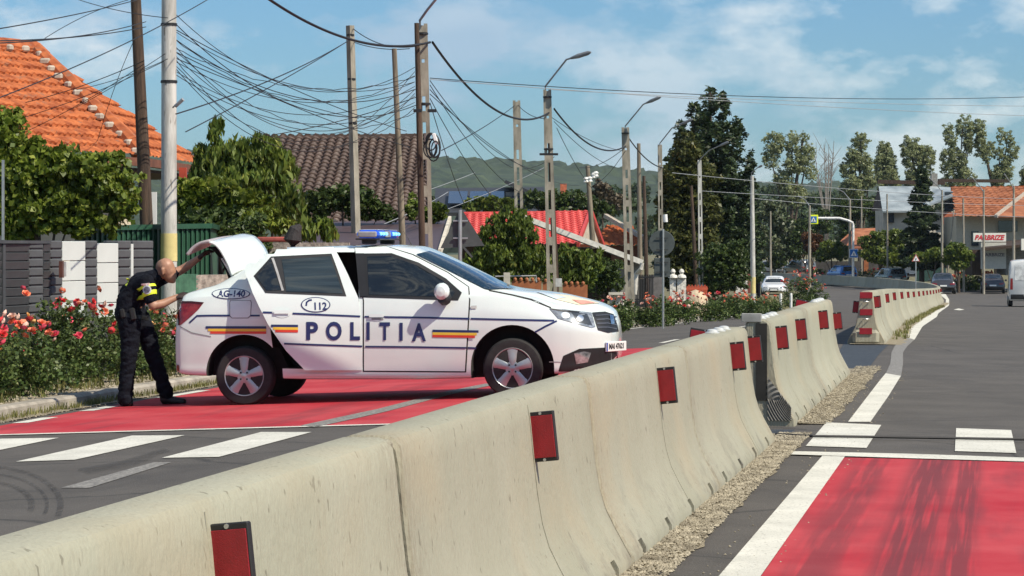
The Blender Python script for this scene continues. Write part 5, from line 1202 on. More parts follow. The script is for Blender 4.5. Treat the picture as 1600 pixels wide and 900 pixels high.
# grape vine on its pergola
tree('grape_vine', 'grape vine with broad bright leaves covering a pergola left of the dark wooden pole', 'vine', (60,600), 35, [(5,215,42,48),(12,270,45,50),(60,262,45,38),(105,265,45,40),(155,280,48,42),(190,300,30,45),(60,320,55,45),(115,325,50,38),(165,335,42,30),(20,345,40,32)], 30000, .085, M_vine, trunk=(.05,.03), clump=.30, nclump=190, aspect=1.15, droop=.5, depth=.8)
tree('grape_vine', 'yellow-green grape vine spreading right of the pale concrete pole', 'vine', (300,560), 39.5, [(300,300,30,20),(335,298,35,20),(375,318,40,22),(300,325,28,18),(410,325,22,18),(350,330,40,10)], 5000, .12, M_vine2, trunk=(.04,.03), clump=.36, nclump=90, aspect=1.15, droop=.5, depth=.8)
p_ = empty('pergola', P(120,600,35.5), 0, 'red wooden pergola posts carrying the grape vine', 'pergola')
ch(bar('post', P(124,288,35.5), P(124,570,35.5), .09, .09, redpost), p_); ch(bar('post', P(172,345,37), P(172,560,37), .09, .09, redpost), p_); ch(bar('beam', P(-60,292,35.6), P(215,300,37), .07, .07, woodd), p_); ch(bar('post', P(5,250,34.5), P(5,400,34.5), .035, .035, metalm), p_)
tree('vine_undergrowth', 'dark leafy undergrowth beneath the yellow-green vine', 'bush', (360,560), 39, [(330,350,50,28),(385,352,35,25),(300,345,20,20)], 2600, .12, M_dark, clump=.4, nclump=50)  # dark-leaved bush filling in under the vine
tree('peach_tree', 'peach tree with long drooping leaves in front of the brown roof', 'tree', (380,560), 41, [(338,205,10,26),(330,250,30,25),(372,245,28,32),(412,240,25,30),(440,262,20,28),(345,280,45,28),(400,285,45,32),(445,305,28,30),(455,330,22,20),(420,325,30,20),(312,240,12,16)], 13000, .18, M_peach, clump=.3, nclump=170, aspect=3.6, droop=1.3, shell=.3)
bush('laurel_bush', 'dense dark rounded bush below the brown tiled roof', 'bush', (530,520), 52, [(500,315,28,22),(535,305,22,18),(560,318,30,26),(595,330,20,14),(490,335,25,16),(610,338,15,10)], 6500, .11, M_dark, clump=.3, nclump=120, aspect=1.8)
bush('bush', 'small green bush between the lattice pole and brown roof edge', 'bush', (660,520), 52, [(645,322,10,18),(672,335,18,14),(688,330,12,14)], 2000, .10, M_peach, clump=.35, nclump=40)
bush('bush', 'leafy bush above the open boot lid, beside the green shed', 'bush', (385,560), 37, [(385,375,28,28),(405,395,22,25),(365,362,20,16),(400,350,18,18)], 4200, .075, M_dark, clump=.33, nclump=80)
bush('yellow_shrub', 'yellow-green feathery shrub above the bush by the green shed', 'bush', (425,560), 38.5, [(405,345,28,14),(440,352,20,10),(425,335,15,12)], 1500, .14, M_vine2, clump=.4, nclump=36, aspect=3, droop=.6)
bush('peach_sapling', 'peach sapling with few drooping leaves left of the blue roof bar', 'sapling', (505,520), 40, [(480,362,22,10),(505,358,18,12),(515,372,12,10),(478,348,8,10)], 420, .20, M_peach, clump=.45, nclump=16, aspect=3.6, droop=1.2)
# middle distance
tree('peach_tree', 'leafy fruit tree growing in front of the red metal roof', 'tree', (790,480), 64, [(795,345,26,22),(770,370,26,22),(810,365,30,26),(780,400,40,26),(825,400,30,26),(745,415,25,22),(760,395,20,18),(850,418,22,22),(800,425,35,16)], 15000, .15, M_peach, clump=.27, nclump=170, aspect=2.8, droop=1.0)
tree('fruit_tree', 'small green fruit tree right of the grey lattice pole, under the white roof edge', 'tree', (905,480), 66, [(892,405,22,18),(920,412,25,20),(885,428,16,16),(905,432,28,16),(880,390,10,10)], 4200, .15, M_peach, clump=.3, nclump=90, aspect=2.6, droop=.8)
bush('dark_bush', 'dark rounded bush next to the cream fluted pillar', 'bush', (945,490), 70, [(940,425,25,22),(955,440,20,18),(930,448,20,14),(962,415,12,14)], 4200, .10, M_dark, clump=.3, nclump=80)
tree('light_tree', 'pale green tree rising behind the red metal roof', 'tree', (765,380), 125, [(765,318,22,12),(740,322,16,10),(792,320,14,12)], 3000, .24, M_hedge, clump=.3, nclump=60)
tree('dark_tree', 'dark tree behind the red roof ridge', 'tree', (860,400), 135, [(835,312,20,16),(865,315,25,18),(895,312,22,16),(925,322,20,16),(885,335,45,12),(950,330,14,10)], 6500, .26, M_dark, clump=.26, nclump=120)
tree('brown_tree', 'brownish half bare tree behind the leaning wooden pole', 'tree', (945,400), 150, [(940,300,14,18),(958,315,14,16),(925,310,10,12)], 1500, .25, leafmat('brown_twig', (.08,.06,.04), (.17,.14,.09), None, .1), clump=.35, nclump=50)
# great conifer
B = []; rs = random.Random(5)
for (cx, top, bot, w) in ((1108,140,450,40),(1065,195,450,34),(1150,190,450,38),(1128,150,440,34),(1085,165,440,34),(1098,172,440,30),(1140,205,440,42),(1172,240,440,20),(1050,240,450,24)):
    y = top
    while y < bot:
        t = (y-top)/(bot-top); ww = w*(.14+.95*t**.75); B.append((cx+rs.uniform(-1,1)*ww*.7, y, 5+ww*.42, 8, rs.uniform(-1.6,1.6))); y += 7 if t > .1 else 5
tree('cypress_tree', 'huge dark conifer with several pointed tops, tallest tree in the scene', 'tree', (1110,470), 124, B, 75000, .24, M_con, clump=.62, nclump=1100, aspect=2.6, droop=-.15, trunk=(.3,.1), depth=1.6, shell=.55)
tree('olive_tree', 'broad olive-brown leafy tree in front of the dark conifer', 'tree', (1075,470), 108, [(1072,240,26,26),(1062,280,30,32),(1092,275,28,30),(1060,330,34,36),(1098,330,32,36),(1066,380,36,36),(1100,385,32,34),(1076,420,40,26),(1050,410,22,28),(1048,300,16,26)], 36000, .19, M_olive, clump=.24, nclump=340, trunk=(.2,.08))
bush('dark_bush', 'large dark bush at the foot of the conifer behind the roses', 'bush', (1130,470), 104, [(1115,410,28,30),(1140,415,26,28),(1155,435,18,20),(1120,440,30,18),(1150,395,20,22)], 15000, .13, M_dark, clump=.28, nclump=140)
bush('round_shrub', 'green rounded shrub beside the white pole and parked white car', 'bush', (1150,470), 134, [(1150,375,18,18),(1158,395,10,14),(1140,400,18,14),(1155,372,10,12)], 4200, .19, M_dark, clump=.3, nclump=70)
# trees beyond the bend
tree('pale_tree', 'pale flowering tree left of the yellow crossing sign', 'tree', (1205,430), 230, [(1205,330,22,16),(1185,355,16,18),(1222,350,18,18),(1200,380,22,18)], 3800, .40, M_white, clump=.28, nclump=80)
for i, (bs, bl, lb) in enumerate(((( 1235,420),[(1210,225,16,18),(1205,250,14,16),(1238,225,12,20),(1245,255,20,18),(1262,240,14,16),(1268,270,10,14),(1225,280,16,18),(1240,305,20,20),(1255,215,10,10)],'tall poplar with ragged crown right of the dark conifer'),
    ((1345,400),[(1345,222,12,14),(1335,245,14,16),(1325,265,14,14),(1350,255,14,16),(1335,290,20,18),(1358,280,12,14),(1320,300,12,14)],'slender poplar left of the pale metal roof'),)):
    tree('poplar_tree', lb, 'tree', bs, 290, bl, 15000, .25, M_pop, 'poplars on the skyline', clump=.34, nclump=220, trunk=(.35,.2))
for i, (x0, x1, yt, lb) in enumerate(((1362,1408,222,'poplar crown just above the pale metal roof'),(1408,1468,220,'wide poplar crown behind the spruce top'),(1465,1525,182,'tall poplar crown left of the top right corner'),(1522,1592,180,'tallest poplar crown above the orange roof at the right'),(1588,1640,225,'poplar crown cut by the right edge'))):
    bl = []; rs = random.Random(i+20); w = x1-x0
    for k in range(16): bx_ = rs.uniform(x0+8, x1-8); bl.append((bx_, rs.uniform(yt+12, 305), rs.uniform(6,w*.17), rs.uniform(10,24)))
    tree('poplar_tree', lb, 'tree', ((x0+x1)/2, 420), 320, bl, 17000, .25, M_pop, 'poplars on the skyline', clump=.34, nclump=260, trunk=(.35,.2))
# bare tree
bt = empty('bare_tree', P(1292,400,300), 0, 'leafless tree with thin upright branches between the poplars', 'tree'); T = MB(); rs = random.Random(9)
for i in range(9):
    x = 1292+rs.uniform(-20,20); T.tube([P(1292,400,300)-bt.location, P(1292+(x-1292)*.3,330,300)-bt.location, P(x,215+rs.uniform(0,60),300)-bt.location], [.14,.09,.03], 5)
    for k in range(6):
        t = rs.uniform(.3,.95); a = P(1292+(x-1292)*(.3+.7*t), 330-(100*t), 300)-bt.location; T.tube([a, a+Vector((rs.uniform(-1.4,1.4),0,rs.uniform(.8,2.4)))], [.04,.015], 4)
T.build('trunk', mat('pale_bark', (.22,.20,.18), .9), bt)
B = []
y = 264
rs = random.Random(2)
while y < 415:
    t = (y-264)/150; w = 4+34*t**.9
    for k in range(4): B.append((1440+rs.uniform(-1,1)*w*.75, y+rs.uniform(-3,3), 3+w*.28, 4.5, rs.uniform(-1,1)*w*.04))
    y += 6
tree('spruce_tree', 'dark pointed spruce standing between the pale metal roof and the orange roof', 'tree', (1440,430), 212, B, 34000, .34, M_con, clump=.7, nclump=420, aspect=2.8, droop=.1, depth=1.5, trunk=(.25,.08))
hz_ = [('hedge_tree','dark green tree mass beneath the yellow crossing sign',(1262,430),255,[(1235,365,22,20),(1265,360,18,20),(1245,390,30,16),(1215,400,18,14),(1290,345,16,20),(1215,365,14,20)],M_dark),
 ('red_shrub','red-brown shrub left of the crossing gantry pole',(1268,430),240,[(1270,385,12,12),(1262,372,10,10),(1278,375,8,10)],M_redleaf),
 ('green_shrub','bright green shrub under the low orange roof',(1300,430),238,[(1298,388,18,12),(1315,395,14,10),(1285,398,12,10)],M_hedge),
 ('dark_tree','dark tree behind the blue square crossing sign',(1325,430),262,[(1320,335,20,20),(1350,325,22,18),(1325,370,18,14),(1370,340,14,18)],M_dark),
 ('yellow_green_tree','yellow-green tree left of the spruce foot',(1375,430),222,[(1352,378,12,10),(1375,372,18,12),(1400,370,14,12),(1368,395,24,14),(1400,392,20,14)],M_hedge),
 ('green_shrub','yellow-green shrub behind the small white van',(1395,430),216,[(1392,405,16,8),(1415,408,16,8)],M_vine2),
 ('green_hedge','leafy hedge right of the triangular warning sign',(1455,430),204,[(1440,402,16,8),(1465,398,16,10),(1490,402,14,8)],M_hedge),
 ('round_tree','rounded green tree beside the red lettered board',(1498,430),196,[(1495,392,16,14),(1508,400,12,12),(1485,402,12,12),(1498,412,14,10)],M_hedge),
 ('dark_tree','dark tree left of the white pole, beyond the parked car',(1215,430),262,[(1192,375,14,18),(1186,395,12,14),(1215,410,16,10)],M_dark)]
for (nm, lb, bs, Y, bl, m) in hz_: tree(nm, lb, 'tree' if 'tree' in nm else 'shrub', bs, Y, bl, 9000, .27, m, clump=.34, nclump=120)
# far wood at the foot of the hills
B = []; rs = random.Random(31)
for i in range(150): x = rs.uniform(560,1700); B.append((x, rs.uniform(300,400), rs.uniform(14,26), rs.uniform(8,16), rs.uniform(-40,60)))
V1, Q1 = leaf_arrays([(tuple(P(b[0], b[1]+12*math.sin(b[0]*.01), 430+b[4])), (b[2]*.11, 6, b[3]*.11)) for b in B], 42000, 1.0, clump=.3, nclump=1500, seed=77)
o = fastmesh('far_wood', V1, Q1, leafmat('far_wood_leaf', (.03,.05,.02), (.07,.10,.04), (.13,.15,.07), .2)); tag(o, 'far off wood reading as one mass below the hills', 'wood', kind='stuff')
# ------------------------------------------------------------------ roses
def petal_rose(rad, seed):
    rs = random.Random(seed); v = []; f = []
    for ring, (n, r0, h, op) in enumerate(((3,.30,.55,.15),(5,.62,.55,.5),(6,.95,.40,.95))):
        for i in range(n):
            a = 2*PI*(i+ring*.4)/n+rs.uniform(-.15,.15); w = 2.3*PI/n*.5; k = len(v)
            for (t, ww) in ((.0,.5),(.55,1.0),(1.0,.8)):
                for s in (-1, 0, 1):
                    aa = a+s*w*ww; rr = rad*r0*(.35+.65*t)*(1+(.06 if s == 0 else -.03)); v.append((rr*math.cos(aa), rr*math.sin(aa), rad*(h*(t**.8)*(1.25-op*.35)+(.12 if s == 0 and t == 1 else 0))))
            for a_ in range(2):
                for b_ in range(2): f.append((k+a_*3+b_, k+a_*3+b_+1, k+a_*3+b_+4, k+a_*3+b_+3))
    return v, f
def rosemat(n, c1, c2): return mat(n, c1, .6, col2=c2, var=.1, scale=30)
RM = [rosemat('pink_rose', (.70,.05,.09), (.80,.12,.18)), rosemat('coral_rose', (.80,.16,.08), (.85,.3,.16)), rosemat('red_rose', (.62,.03,.035), (.70,.06,.06)), rosemat('yellow_rose', (.85,.42,.08), (.85,.5,.22)), rosemat('pale_rose', (.80,.45,.36), (.85,.62,.5))]
RMESH = []
for i, m in enumerate(RM):
    v, f = petal_rose(.052, i); me = bpy.data.meshes.new('rose'); me.from_pydata(v, [], f); me.polygons.foreach_set('use_smooth', [True]*len(f)); me.materials.append(m); RMESH.append(me)
def rose_bush(label, X, Y, rx, h, nl, ls, nr, weights, group, seed, rs_=1.0, lean=-.5):
    rs = random.Random(seed); z = gz(X, Y); e = empty('rose_bush', (X, Y, z-.02), 0, label, 'rose bush', group); B = []
    for i in range(7): B.append(((rs.uniform(-1,1)*rx*.75, rs.uniform(-.5,.5)*rx*.6, h*rs.uniform(.25,.78)), (rx*.42, rx*.34, h*.24)))
    B.append(((0,0,h*.3), (rx*.9, rx*.5, h*.3)))
    foliage('foliage', B, nl, ls, M_rose, e, seed=seed, clump=.42, nclump=90, aspect=1.5, droop=.2, shell=.35)
    T = MB()
    for i in range(6): T.tube([(rs.uniform(-.1,.1),0,0), (rs.uniform(-.3,.3)*rx, rs.uniform(-.2,.2), h*.5), (rs.uniform(-.8,.8)*rx, rs.uniform(-.3,.3)*rx, h*rs.uniform(.8,.98))], [.012,.008,.005], 5)
    T.build('stems', mat('rose_stem', (.06,.09,.03), .8), e)
    cl_ = [(rs.uniform(-1,1), rs.uniform(-.7,-.05), rs.uniform(.72,1.04)) for _ in range(max(3, nr//4))]
    for i in range(nr):
        o = bpy.data.objects.new('rose', RMESH[rs.choices(range(5), weights)[0]]); COL.objects.link(o); o.parent = e
        c_ = rs.choice(cl_); far_ = rs.random() < .3; o.location = (rs.uniform(-1,1)*rx*.95, rs.uniform(-.75,-.05)*rx*.62, h*rs.uniform(.6,1.0)) if far_ else (c_[0]*rx*.9+rs.gauss(0,.075), c_[1]*rx*.6+rs.gauss(0,.06), h*c_[2]+rs.gauss(0,.05)); s = rs_*rs.uniform(.75,1.25); o.scale = (s,s,s); o.rotation_euler = (R(rs.uniform(10,75)), R(rs.uniform(-30,30)), rs.uniform(0,6))
    return e
names = ['leftmost rose bush, mostly out of frame', 'rose bush with pink blooms at the left edge', 'rose bush with deep pink blooms before the grey slats', 'rose bush below the first white wall panel', 'rose bush with orange blooms below the second white panel', 'rose bush directly behind the bending person', 'coral rose bush between the person and the white car', 'rose bush half hidden behind the open boot', 'rose bush hidden behind the white car wing', 'rose bush behind the rear wheel of the white car']
for i, nm in enumerate(names):
    Y = 25.2+i*.98; X = bx(Y)-8.62
    rose_bush(nm, X, Y, .62, .86+.10*math.sin(i*1.7)+(.16 if i in (4,5,6) else 0), 3000, .052, 21 if i < 8 else 8, (5,3,3,1,1) if i < 5 else (2,6,2,1,2), 'rose bushes along the near kerb', 40+i, .88)
far_r = [('small rose bush above the bonnet of the white car',944,62,.7,.9,14),('rose shrub left of the fluted pillar foot',960,66,.5,.6,8),('coral rose bush by the round sign pole',1020,73,.75,.85,22),('coral rose bush right of the round sign pole',1048,76,.8,.95,26),('rose bush with salmon blooms before the red fence',1098,84,.85,.95,26),('rose bush of many coral blooms, middle of the verge',1128,88,.9,.95,26),('rose bush in front of the white fence panels',1160,93,.9,.85,20),('low rose bush below the white pole',1195,98,1.0,.8,16),('tall rose bush right of the parked white car',1250,104,.75,1.65,45),('rose bush nearest the roadside beyond the marker posts',1270,108,.6,1.4,30)]
for i, (nm, px, Y, rx, h, nr) in enumerate(far_r):
    rose_bush(nm, (px-800)*Y/FPX, Y, rx, h, 3600, .065, nr, (1,6,1,0,2), 'rose bushes on the far verge', 80+i, 1.05)
for i, (px, Y) in enumerate(((1220,101),(1236,103))):
    X = (px-800)*Y/FPX; z = gz(X, Y); o = MB().lathe([(.055,0),(.055,.78),(.04,.84),(0,.84)], 10).build('marker_post', mat('white_plastic', (.72,.71,.66), .5, var=.05)); o.location = (X, Y, z); tag(o, ('left' if i == 0 else 'right')+' white marker post standing before the parked white car', 'post')
# grass mound by the white pole
V = leaf_arrays([((X_, Y_, gz(X_, Y_)+.1), (1.6, 2, .3)) for X_, Y_ in (((1185-800)*130/FPX,130),((1160-800)*125/FPX,125))], 3000, .3, clump=.4, nclump=60, aspect=5, droop=-.6)
o = fastmesh('tall_grass', V[0], V[1], gm); tag(o, 'tall yellowish grass at the foot of the white pole', 'grass', kind='stuff')
# ------------------------------------------------------------------ poles, lamps, signs, wires
concp = mat('pole_concrete', (.25,.225,.175), .9, col2=(.37,.335,.27), scale=3, stretch=(2,2,.6), bump=.3, bscale=30); concw = mat('pole_concrete_pale', (.44,.43,.39), .9, col2=(.58,.57,.53), scale=3, stretch=(3,3,.5), bump=.25, bscale=30, speck=(9,.66,.7,(.25,.23,.2)))
polew = mat('pole_wood_dark', (.045,.028,.018), .85, col2=(.10,.062,.04), scale=4, stretch=(5,5,.4), bump=.6, bscale=30); polew2 = mat('pole_wood_grey', (.15,.12,.085), .9, col2=(.27,.225,.165), scale=4, stretch=(5,5,.4), bump=.5, bscale=30)
yband = mat('yellow_band', (.62,.52,.22), .8, var=.1, scale=6); lampm = mat('lamp_housing_grey', (.36,.37,.38), .4, metal=.4)
def pole(name, label, cat, xb, xt, yt, Y, w, m, lattice=False, arm=None, taper=.75, group=None, yellow=False, bands=0, ybase=None, sq=False):
    s = Y/FPX; xbase = (xb-800)*s; zb = gz(xbase, Y) if ybase is None else HC-(ybase-HZ)*s; top = P(xt, yt, Y)
    e = empty(name, (xbase, Y, zb), 0, label, cat, group); t = top-Vector((xbase, Y, zb)); r0 = w*s/2
    if lattice:                 # two legs with rungs and solid head: the see-through concrete pole
        g = MB(); 
        for k in (-1, 1): g.add(*(lambda a, b, r_, q_: ([(a[0]+r_*x, a[1]+r_*1.3*y, a[2]) for x, y in ((-1,-1),(1,-1),(1,1),(-1,1))]+[(b[0]+q_*x, b[1]+q_*1.3*y, b[2]) for x, y in ((-1,-1),(1,-1),(1,1),(-1,1))], [(0,1,2,3),(7,6,5,4),(0,4,5,1),(1,5,6,2),(2,6,7,3),(3,7,4,0)]))((k*r0*.68,0,0), (t.x+k*r0*.5,0,t.z), r0*.34, r0*.28))
        n = 9
        for i in range(n): u = (i+.5)/n; c = t*u; g.box((c.x,0,c.z), (r0*1.1,r0*.8,t.z/n*(.30 if i < n-2 else .9)))
        g.build('shaft', m, e)
    elif sq: g = MB().tube([(0,0,0), t], [r0*1.25, r0*1.25*taper], 4).build('shaft', m, e)
    else: MB().tube([(0,0,0), t*.5, t], [r0*1.08, r0, r0*taper], 14).build('shaft', m, e, True)
    if yellow: z0 = yellow[0]-zb; z1 = yellow[1]-zb; MB().lathe([(r0*1.10,z0),(r0*1.07,z1)], 16, c=(t.x*z0/t.z,0,0)).build('yellow_band', yband, e, True)
    for i in range(bands):
        u = .55+.42*(i+1)/bands; c = t*u; rr = r0*(1.08+(taper-1.08)*u)+.004; o = MB().lathe([(rr,-.02),(rr+.008,-.015),(rr+.008,.015),(rr,.02)], 14, c=tuple(c)).build('steel_band', black, e)
    if arm:
        pts = [P(x, y, Y+dy)-Vector((xbase, Y, zb)) for x, y, dy in arm]; MB().tube(pts, .022 if Y < 130 else .04, 7).build('lamp_arm', lampm, e, True)
        d = (pts[-1]-pts[-2]).normalized(); h = MB().tube([pts[-1]-d*.05, pts[-1]+d*.15, pts[-1]+d*.42, pts[-1]+d*.5], [.028,.055,.05,.02], 8).build('lamp_head', mat('lamp_head_grey', (.22,.23,.24), .35), e, True)
    return e
pole('concrete_pole', 'tall pale round concrete pole with yellow painted band behind the bending person', 'pole', 264, 264, -70, 36, 24, concw, taper=.95, yellow=(1.25,1.64), bands=3)
o = MB().tube([P(270,168,35.8),P(281,158,35.7)], .012, 6).tube([P(274,166,35.7),P(286,155,35.65)], .028, 8).build('bulkhead_lamp', lampm, None, True); tag(o, 'small grey lamp clamped to the tall pale round pole', 'lamp')
pole('wooden_pole', 'dark brown weathered wooden pole leaning left of the tall pale pole', 'pole', 239, 209, -70, 37, 20, polew, bands=0)
o = wbox('notice', 236.5, 242.5, 388, 398.5, 36.7, mat('paper_white', (.7,.7,.66), .7)); tag(o, 'small white notice nailed to the dark wooden pole', 'notice')
pole('concrete_pole', 'square weathered concrete pole behind the blue roof bar', 'pole', 561, 547, 40, 50, 12.5, concp, sq=True, bands=3, taper=.85)
pole('concrete_pole', 'slim leaning grey pole just right of the blue roof bar', 'pole', 636, 616, 76, 46, 10, polew2, taper=.8)
pole('concrete_pole', 'near lattice concrete lamp pole with hanging cable coils', 'lamp post', 670, 660, 37, 41, 20, concp, True, arm=[(657,45,0),(656,32,0),(668,15,-.1),(690,-12,-.3)], bands=2)
pole('wooden_pole', 'dark wooden pole strapped to the near lattice lamp pole', 'pole', 664, 651, 36, 40.7, 10, polew)
pole('lattice_pole', 'lattice concrete pole without a lamp above the bonnet', 'pole', 815, 807, 157, 66, 15, concp, True)
pole('lattice_pole', 'lattice concrete lamp pole with curved arm above the rust-brown fence', 'lamp post', 864, 855, 140, 58, 16, concp, True, arm=[(853,150,0),(852,135,0),(885,93,-.3),(895,90,-.4)], bands=2)
pole('wooden_pole', 'dark wooden post fixed against the lamp pole above the rust-brown fence', 'pole', 872, 858, 190, 58.4, 9, polew)
o = wbox('meter_box', 868, 878, 435, 448, 57.5, mat('meter_grey', (.42,.42,.40), .6)); tag(o, 'small grey meter box on the dark wooden post', 'box')
pole('wooden_pole', 'short grey wooden pole leaning left with white insulators, by the red roof', 'pole', 934, 918, 259, 90, 9, polew2)
for i, (x, y) in enumerate(((916,281),(922,280),(928,274),(931,272))): o = MB().lathe([(0,-.1),(.10,-.08),(.07,0),(.11,.03),(.05,.1),(0,.1)], 8).build('insulator', mat('porcelain', (.7,.69,.64), .2)); o.location = P(x, y, 89.6); tag(o, 'white porcelain insulator on the short leaning pole', 'insulator', 'insulators on the leaning pole')
pole('lattice_pole', 'tall lattice concrete lamp pole standing on the verge right of the fluted pillar', 'lamp post', 985, 977, 199, 76, 15, concp, True, arm=[(977,205,0),(977,197,0),(1005,163,-.4),(1012,160,-.5)], bands=1)
pole('wooden_pole', 'pale grey wooden pole just right of the tall lattice pole', 'pole', 1001, 998, 224, 84, 7.5, polew2); pole('wooden_pole', 'thin dark wooden pole left of the round sign', 'pole', 1012, 1006, 275, 82, 6.5, polew)
pole('concrete_pole', 'grey lamp pole rising behind the round sign back', 'lamp post', 1034, 1031, 226, 89, 8.5, concp, True, arm=[(1031,230,0),(1031,224,0),(1050,200,-.4),(1064,194,-.6)])
pole('concrete_pole', 'pale lamp pole in front of the olive-brown tree', 'lamp post', 1096, 1093, 250, 104, 7.5, concw, True, arm=[(1093,255,0),(1093,250,0),(1108,235,-.4),(1124,228,-.8)])
pole('wooden_pole', 'dark wooden pole against the olive-brown tree trunk', 'pole', 1090, 1080, 290, 106, 6, polew)
pole('concrete_pole', 'white painted twin-armed lamp pole left of the parked white car', 'lamp post', 1177, 1175, 275, 118, 7.5, concw, arm=[(1175,280,0),(1174,270,0),(1184,262,-.3),(1186,261,-.5)], yellow=(-.65,.1))
for i, (xb, xt, yt, Y, w, arm, lb) in enumerate(((1204,1204,330,190,3,None,'thin pale pole between white pole and yellow sign'),(1154,1153,340,180,3.2,None,'short pale pole behind the round shrub'),(1265,1265,321,225,4.5,[(1265,322,0),(1258,312,0),(1250,308,-1)],'white lamp pole beside the yellow crossing sign'),(1328,1328,311,235,4.5,[(1328,312,0),(1318,300,0),(1310,296,-1)],'lamp pole behind the crossing gantry'),(1346,1346,306,250,3,None,'thin wooden pole right of the gantry lamp pole'),
    (1387,1386,303,215,3,None,'thin pole in front of the pale metal roof'),(1472,1472,297,200,3.6,[(1472,300,0),(1465,290,0),(1455,281,-1)],'lamp pole right of the spruce'),(1506,1505,310,198,3.6,None,'lattice pole left of the red lettered board'),(1537,1537,296,190,3.8,[(1537,300,0),(1530,290,0),(1522,281,-1)],'lamp pole in front of the orange hipped roof'),(1584,1584,291,175,4.2,[(1584,295,0),(1579,286,0),(1572,276,-1)],'lamp pole nearest the right edge'),(1478,1490,330,206,2.4,None,'leaning thin pole behind the hedge'))):
    pole('street_pole', lb, 'pole', xb, xt, yt, Y, w, concp, arm=arm, group='far street poles')
# crossing gantry and signs
signblue = mat('sign_blue', (.02,.14,.42), .4, var=.05); signwhite = mat('sign_white', (.75,.75,.73), .4, var=.03); fluo = mat('fluorescent_yellow', (.75,.85,.02), .5, var=.03); signback = mat('sign_back_grey', (.06,.072,.07), .55, var=.15)
GA = empty('sign_gantry', (P(1333,430,231).x,231,-1.9), 0, 'white bent steel gantry arm holding the yellow framed crossing sign', 'gantry')
k_ = 231/FPX; gp = lambda x, y: P(x,y,231)-GA.location
MB().tube([(0,0,0), gp(1333,352), gp(1332,348), gp(1326,345), gp(1312,341), gp(1277,341)], 2.0*k_, 8).build('pipe', mat('white_steel', (.68,.68,.66), .4), GA, True)
def ped(par, w, y, cx, cz):
    """blue crossing sign: white triangle with a walking figure"""
    mesh('triangle', [(cx-w*.40,y,cz-w*.34),(cx+w*.40,y,cz-w*.34),(cx,y,cz+w*.40)], [(0,1,2)], signwhite, par)
    f = MB(); Z = lambda x, z: (cx+x*w, y-.012, cz+z*w); f.tube([Z(0,.05),Z(-.01,-.12)], .035*w, 6).tube([Z(-.01,-.1),Z(-.1,-.28)], .025*w, 5).tube([Z(-.01,-.1),Z(.09,-.28)], .025*w, 5).tube([Z(0,.03),Z(.09,-.08)], .02*w, 5).tube([Z(0,.03),Z(-.09,-.06)], .02*w, 5).tube([Z(.0,.12),Z(.0,.125)], .045*w, 6)
    f.build('figure', black, par)
s1 = MB().box((0,0,0), (14.5*k_,.08,14.5*k_), bev=.03).build('crossing_sign', fluo); s1.location = P(1271,343,230.6); tag(s1, 'blue pedestrian crossing sign in a fluorescent yellow frame hung from the gantry', 'sign'); MB().box((0,-.05,0), (10*k_,.03,10*k_)).build('face', signblue, s1); ped(s1, 10*k_, -.07, 0, 0)
s2 = MB().box((0,0,0), (13.5*k_,.06,14*k_), bev=.02).build('crossing_sign', signwhite); s2.location = P(1334,396,230.5); tag(s2, 'square blue pedestrian crossing sign on the white gantry post', 'sign'); MB().box((0,-.04,0), (12*k_,.02,12.4*k_)).build('face', signblue, s2); ped(s2, 11.5*k_, -.06, 0, 0)
k3 = 180/FPX; bz = P(1431,404,180); ws_ = empty('warning_sign', (bz.x,180,gz(bz.x,180)), 0, 'white and red triangular warning sign on a post beyond the barrier row', 'sign'); zt = bz.z-gz(bz.x,180)
MB().tube([(0,0,0),(0,0,zt+.3)], .04, 8).build('post', metalm, ws_); mesh('border', [(-6.5*k3,-.05,zt-4.5*k3),(6.5*k3,-.05,zt-4.5*k3),(0,-.05,zt+7*k3)], [(0,1,2)], mat('faded_red', (.5,.12,.1), .5), ws_); mesh('face', [(-4.6*k3,-.07,zt-3.6*k3),(4.6*k3,-.07,zt-3.6*k3),(0,-.07,zt+4.8*k3)], [(0,1,2)], signwhite, ws_); MB().box((0,-.09,zt-.8*k3), (1.2*k3,.01,3*k3)).build('symbol', black, ws_)
# sign backs
def signpost(label, px, ytop, Y, name='road_sign'):
    X = (px-800)*Y/FPX; z = gz(X, Y); e = empty(name, (X, Y, z), 0, label, 'sign'); MB().tube([(0,-.04,0),(0,-.04,HC-(ytop-HZ)*Y/FPX-z)], .03, 10).build('post', metalm, e, True); return e
e = signpost('back of a large dark triangular road sign on a galvanised post', 719, 328, 38); g = lambda x, y, dy=0: P(x,y,38+dy)-e.location
t = MB(); A = [g(720,324),g(688,388),g(757,384)]; t.add([Vector(a) for a in A]+[Vector(a)+Vector((0,.015,0)) for a in A], [(0,1,2),(5,4,3),(0,3,4,1),(1,4,5,2),(2,5,3,0)]); t.build('plate', signback, e)
for y in (345,372): bar('bracket', g(708,y,-.03), g(731,y,-.03), .02, .02, metalm, e)
bar('stay', g(724,386), g(738,402), .02, .03, signback, e)
e = signpost('back of a round dark road sign above a dark rectangular plate', 1036, 358, 68); g = lambda x, y, dy=0: P(x,y,68+dy)-e.location; c = g(1034,380)
MB().lathe([(0,-.01),(.335,-.01),(.345,.005),(.335,.02),(0,.02)], 32, c=tuple(c), axis='Y').build('round_plate', signback, e); o = MB().box(g(1034.5,418), (25*68/FPX,.03,30*68/FPX), bev=.008).build('plate', signback, e)
for y in (372,390,410,425): bar('bracket', g(1025,y,-.05), g(1044,y,-.05), .02, .025, mat('bracket_dark', (.03,.03,.03), .5), e)
o = MB().tube([P(1039,335,67),P(1040,347,67)], .06, 8).build('camera_box', signwhite, None, True); tag(o, 'small white device clamped on the pole above the round sign', 'device')
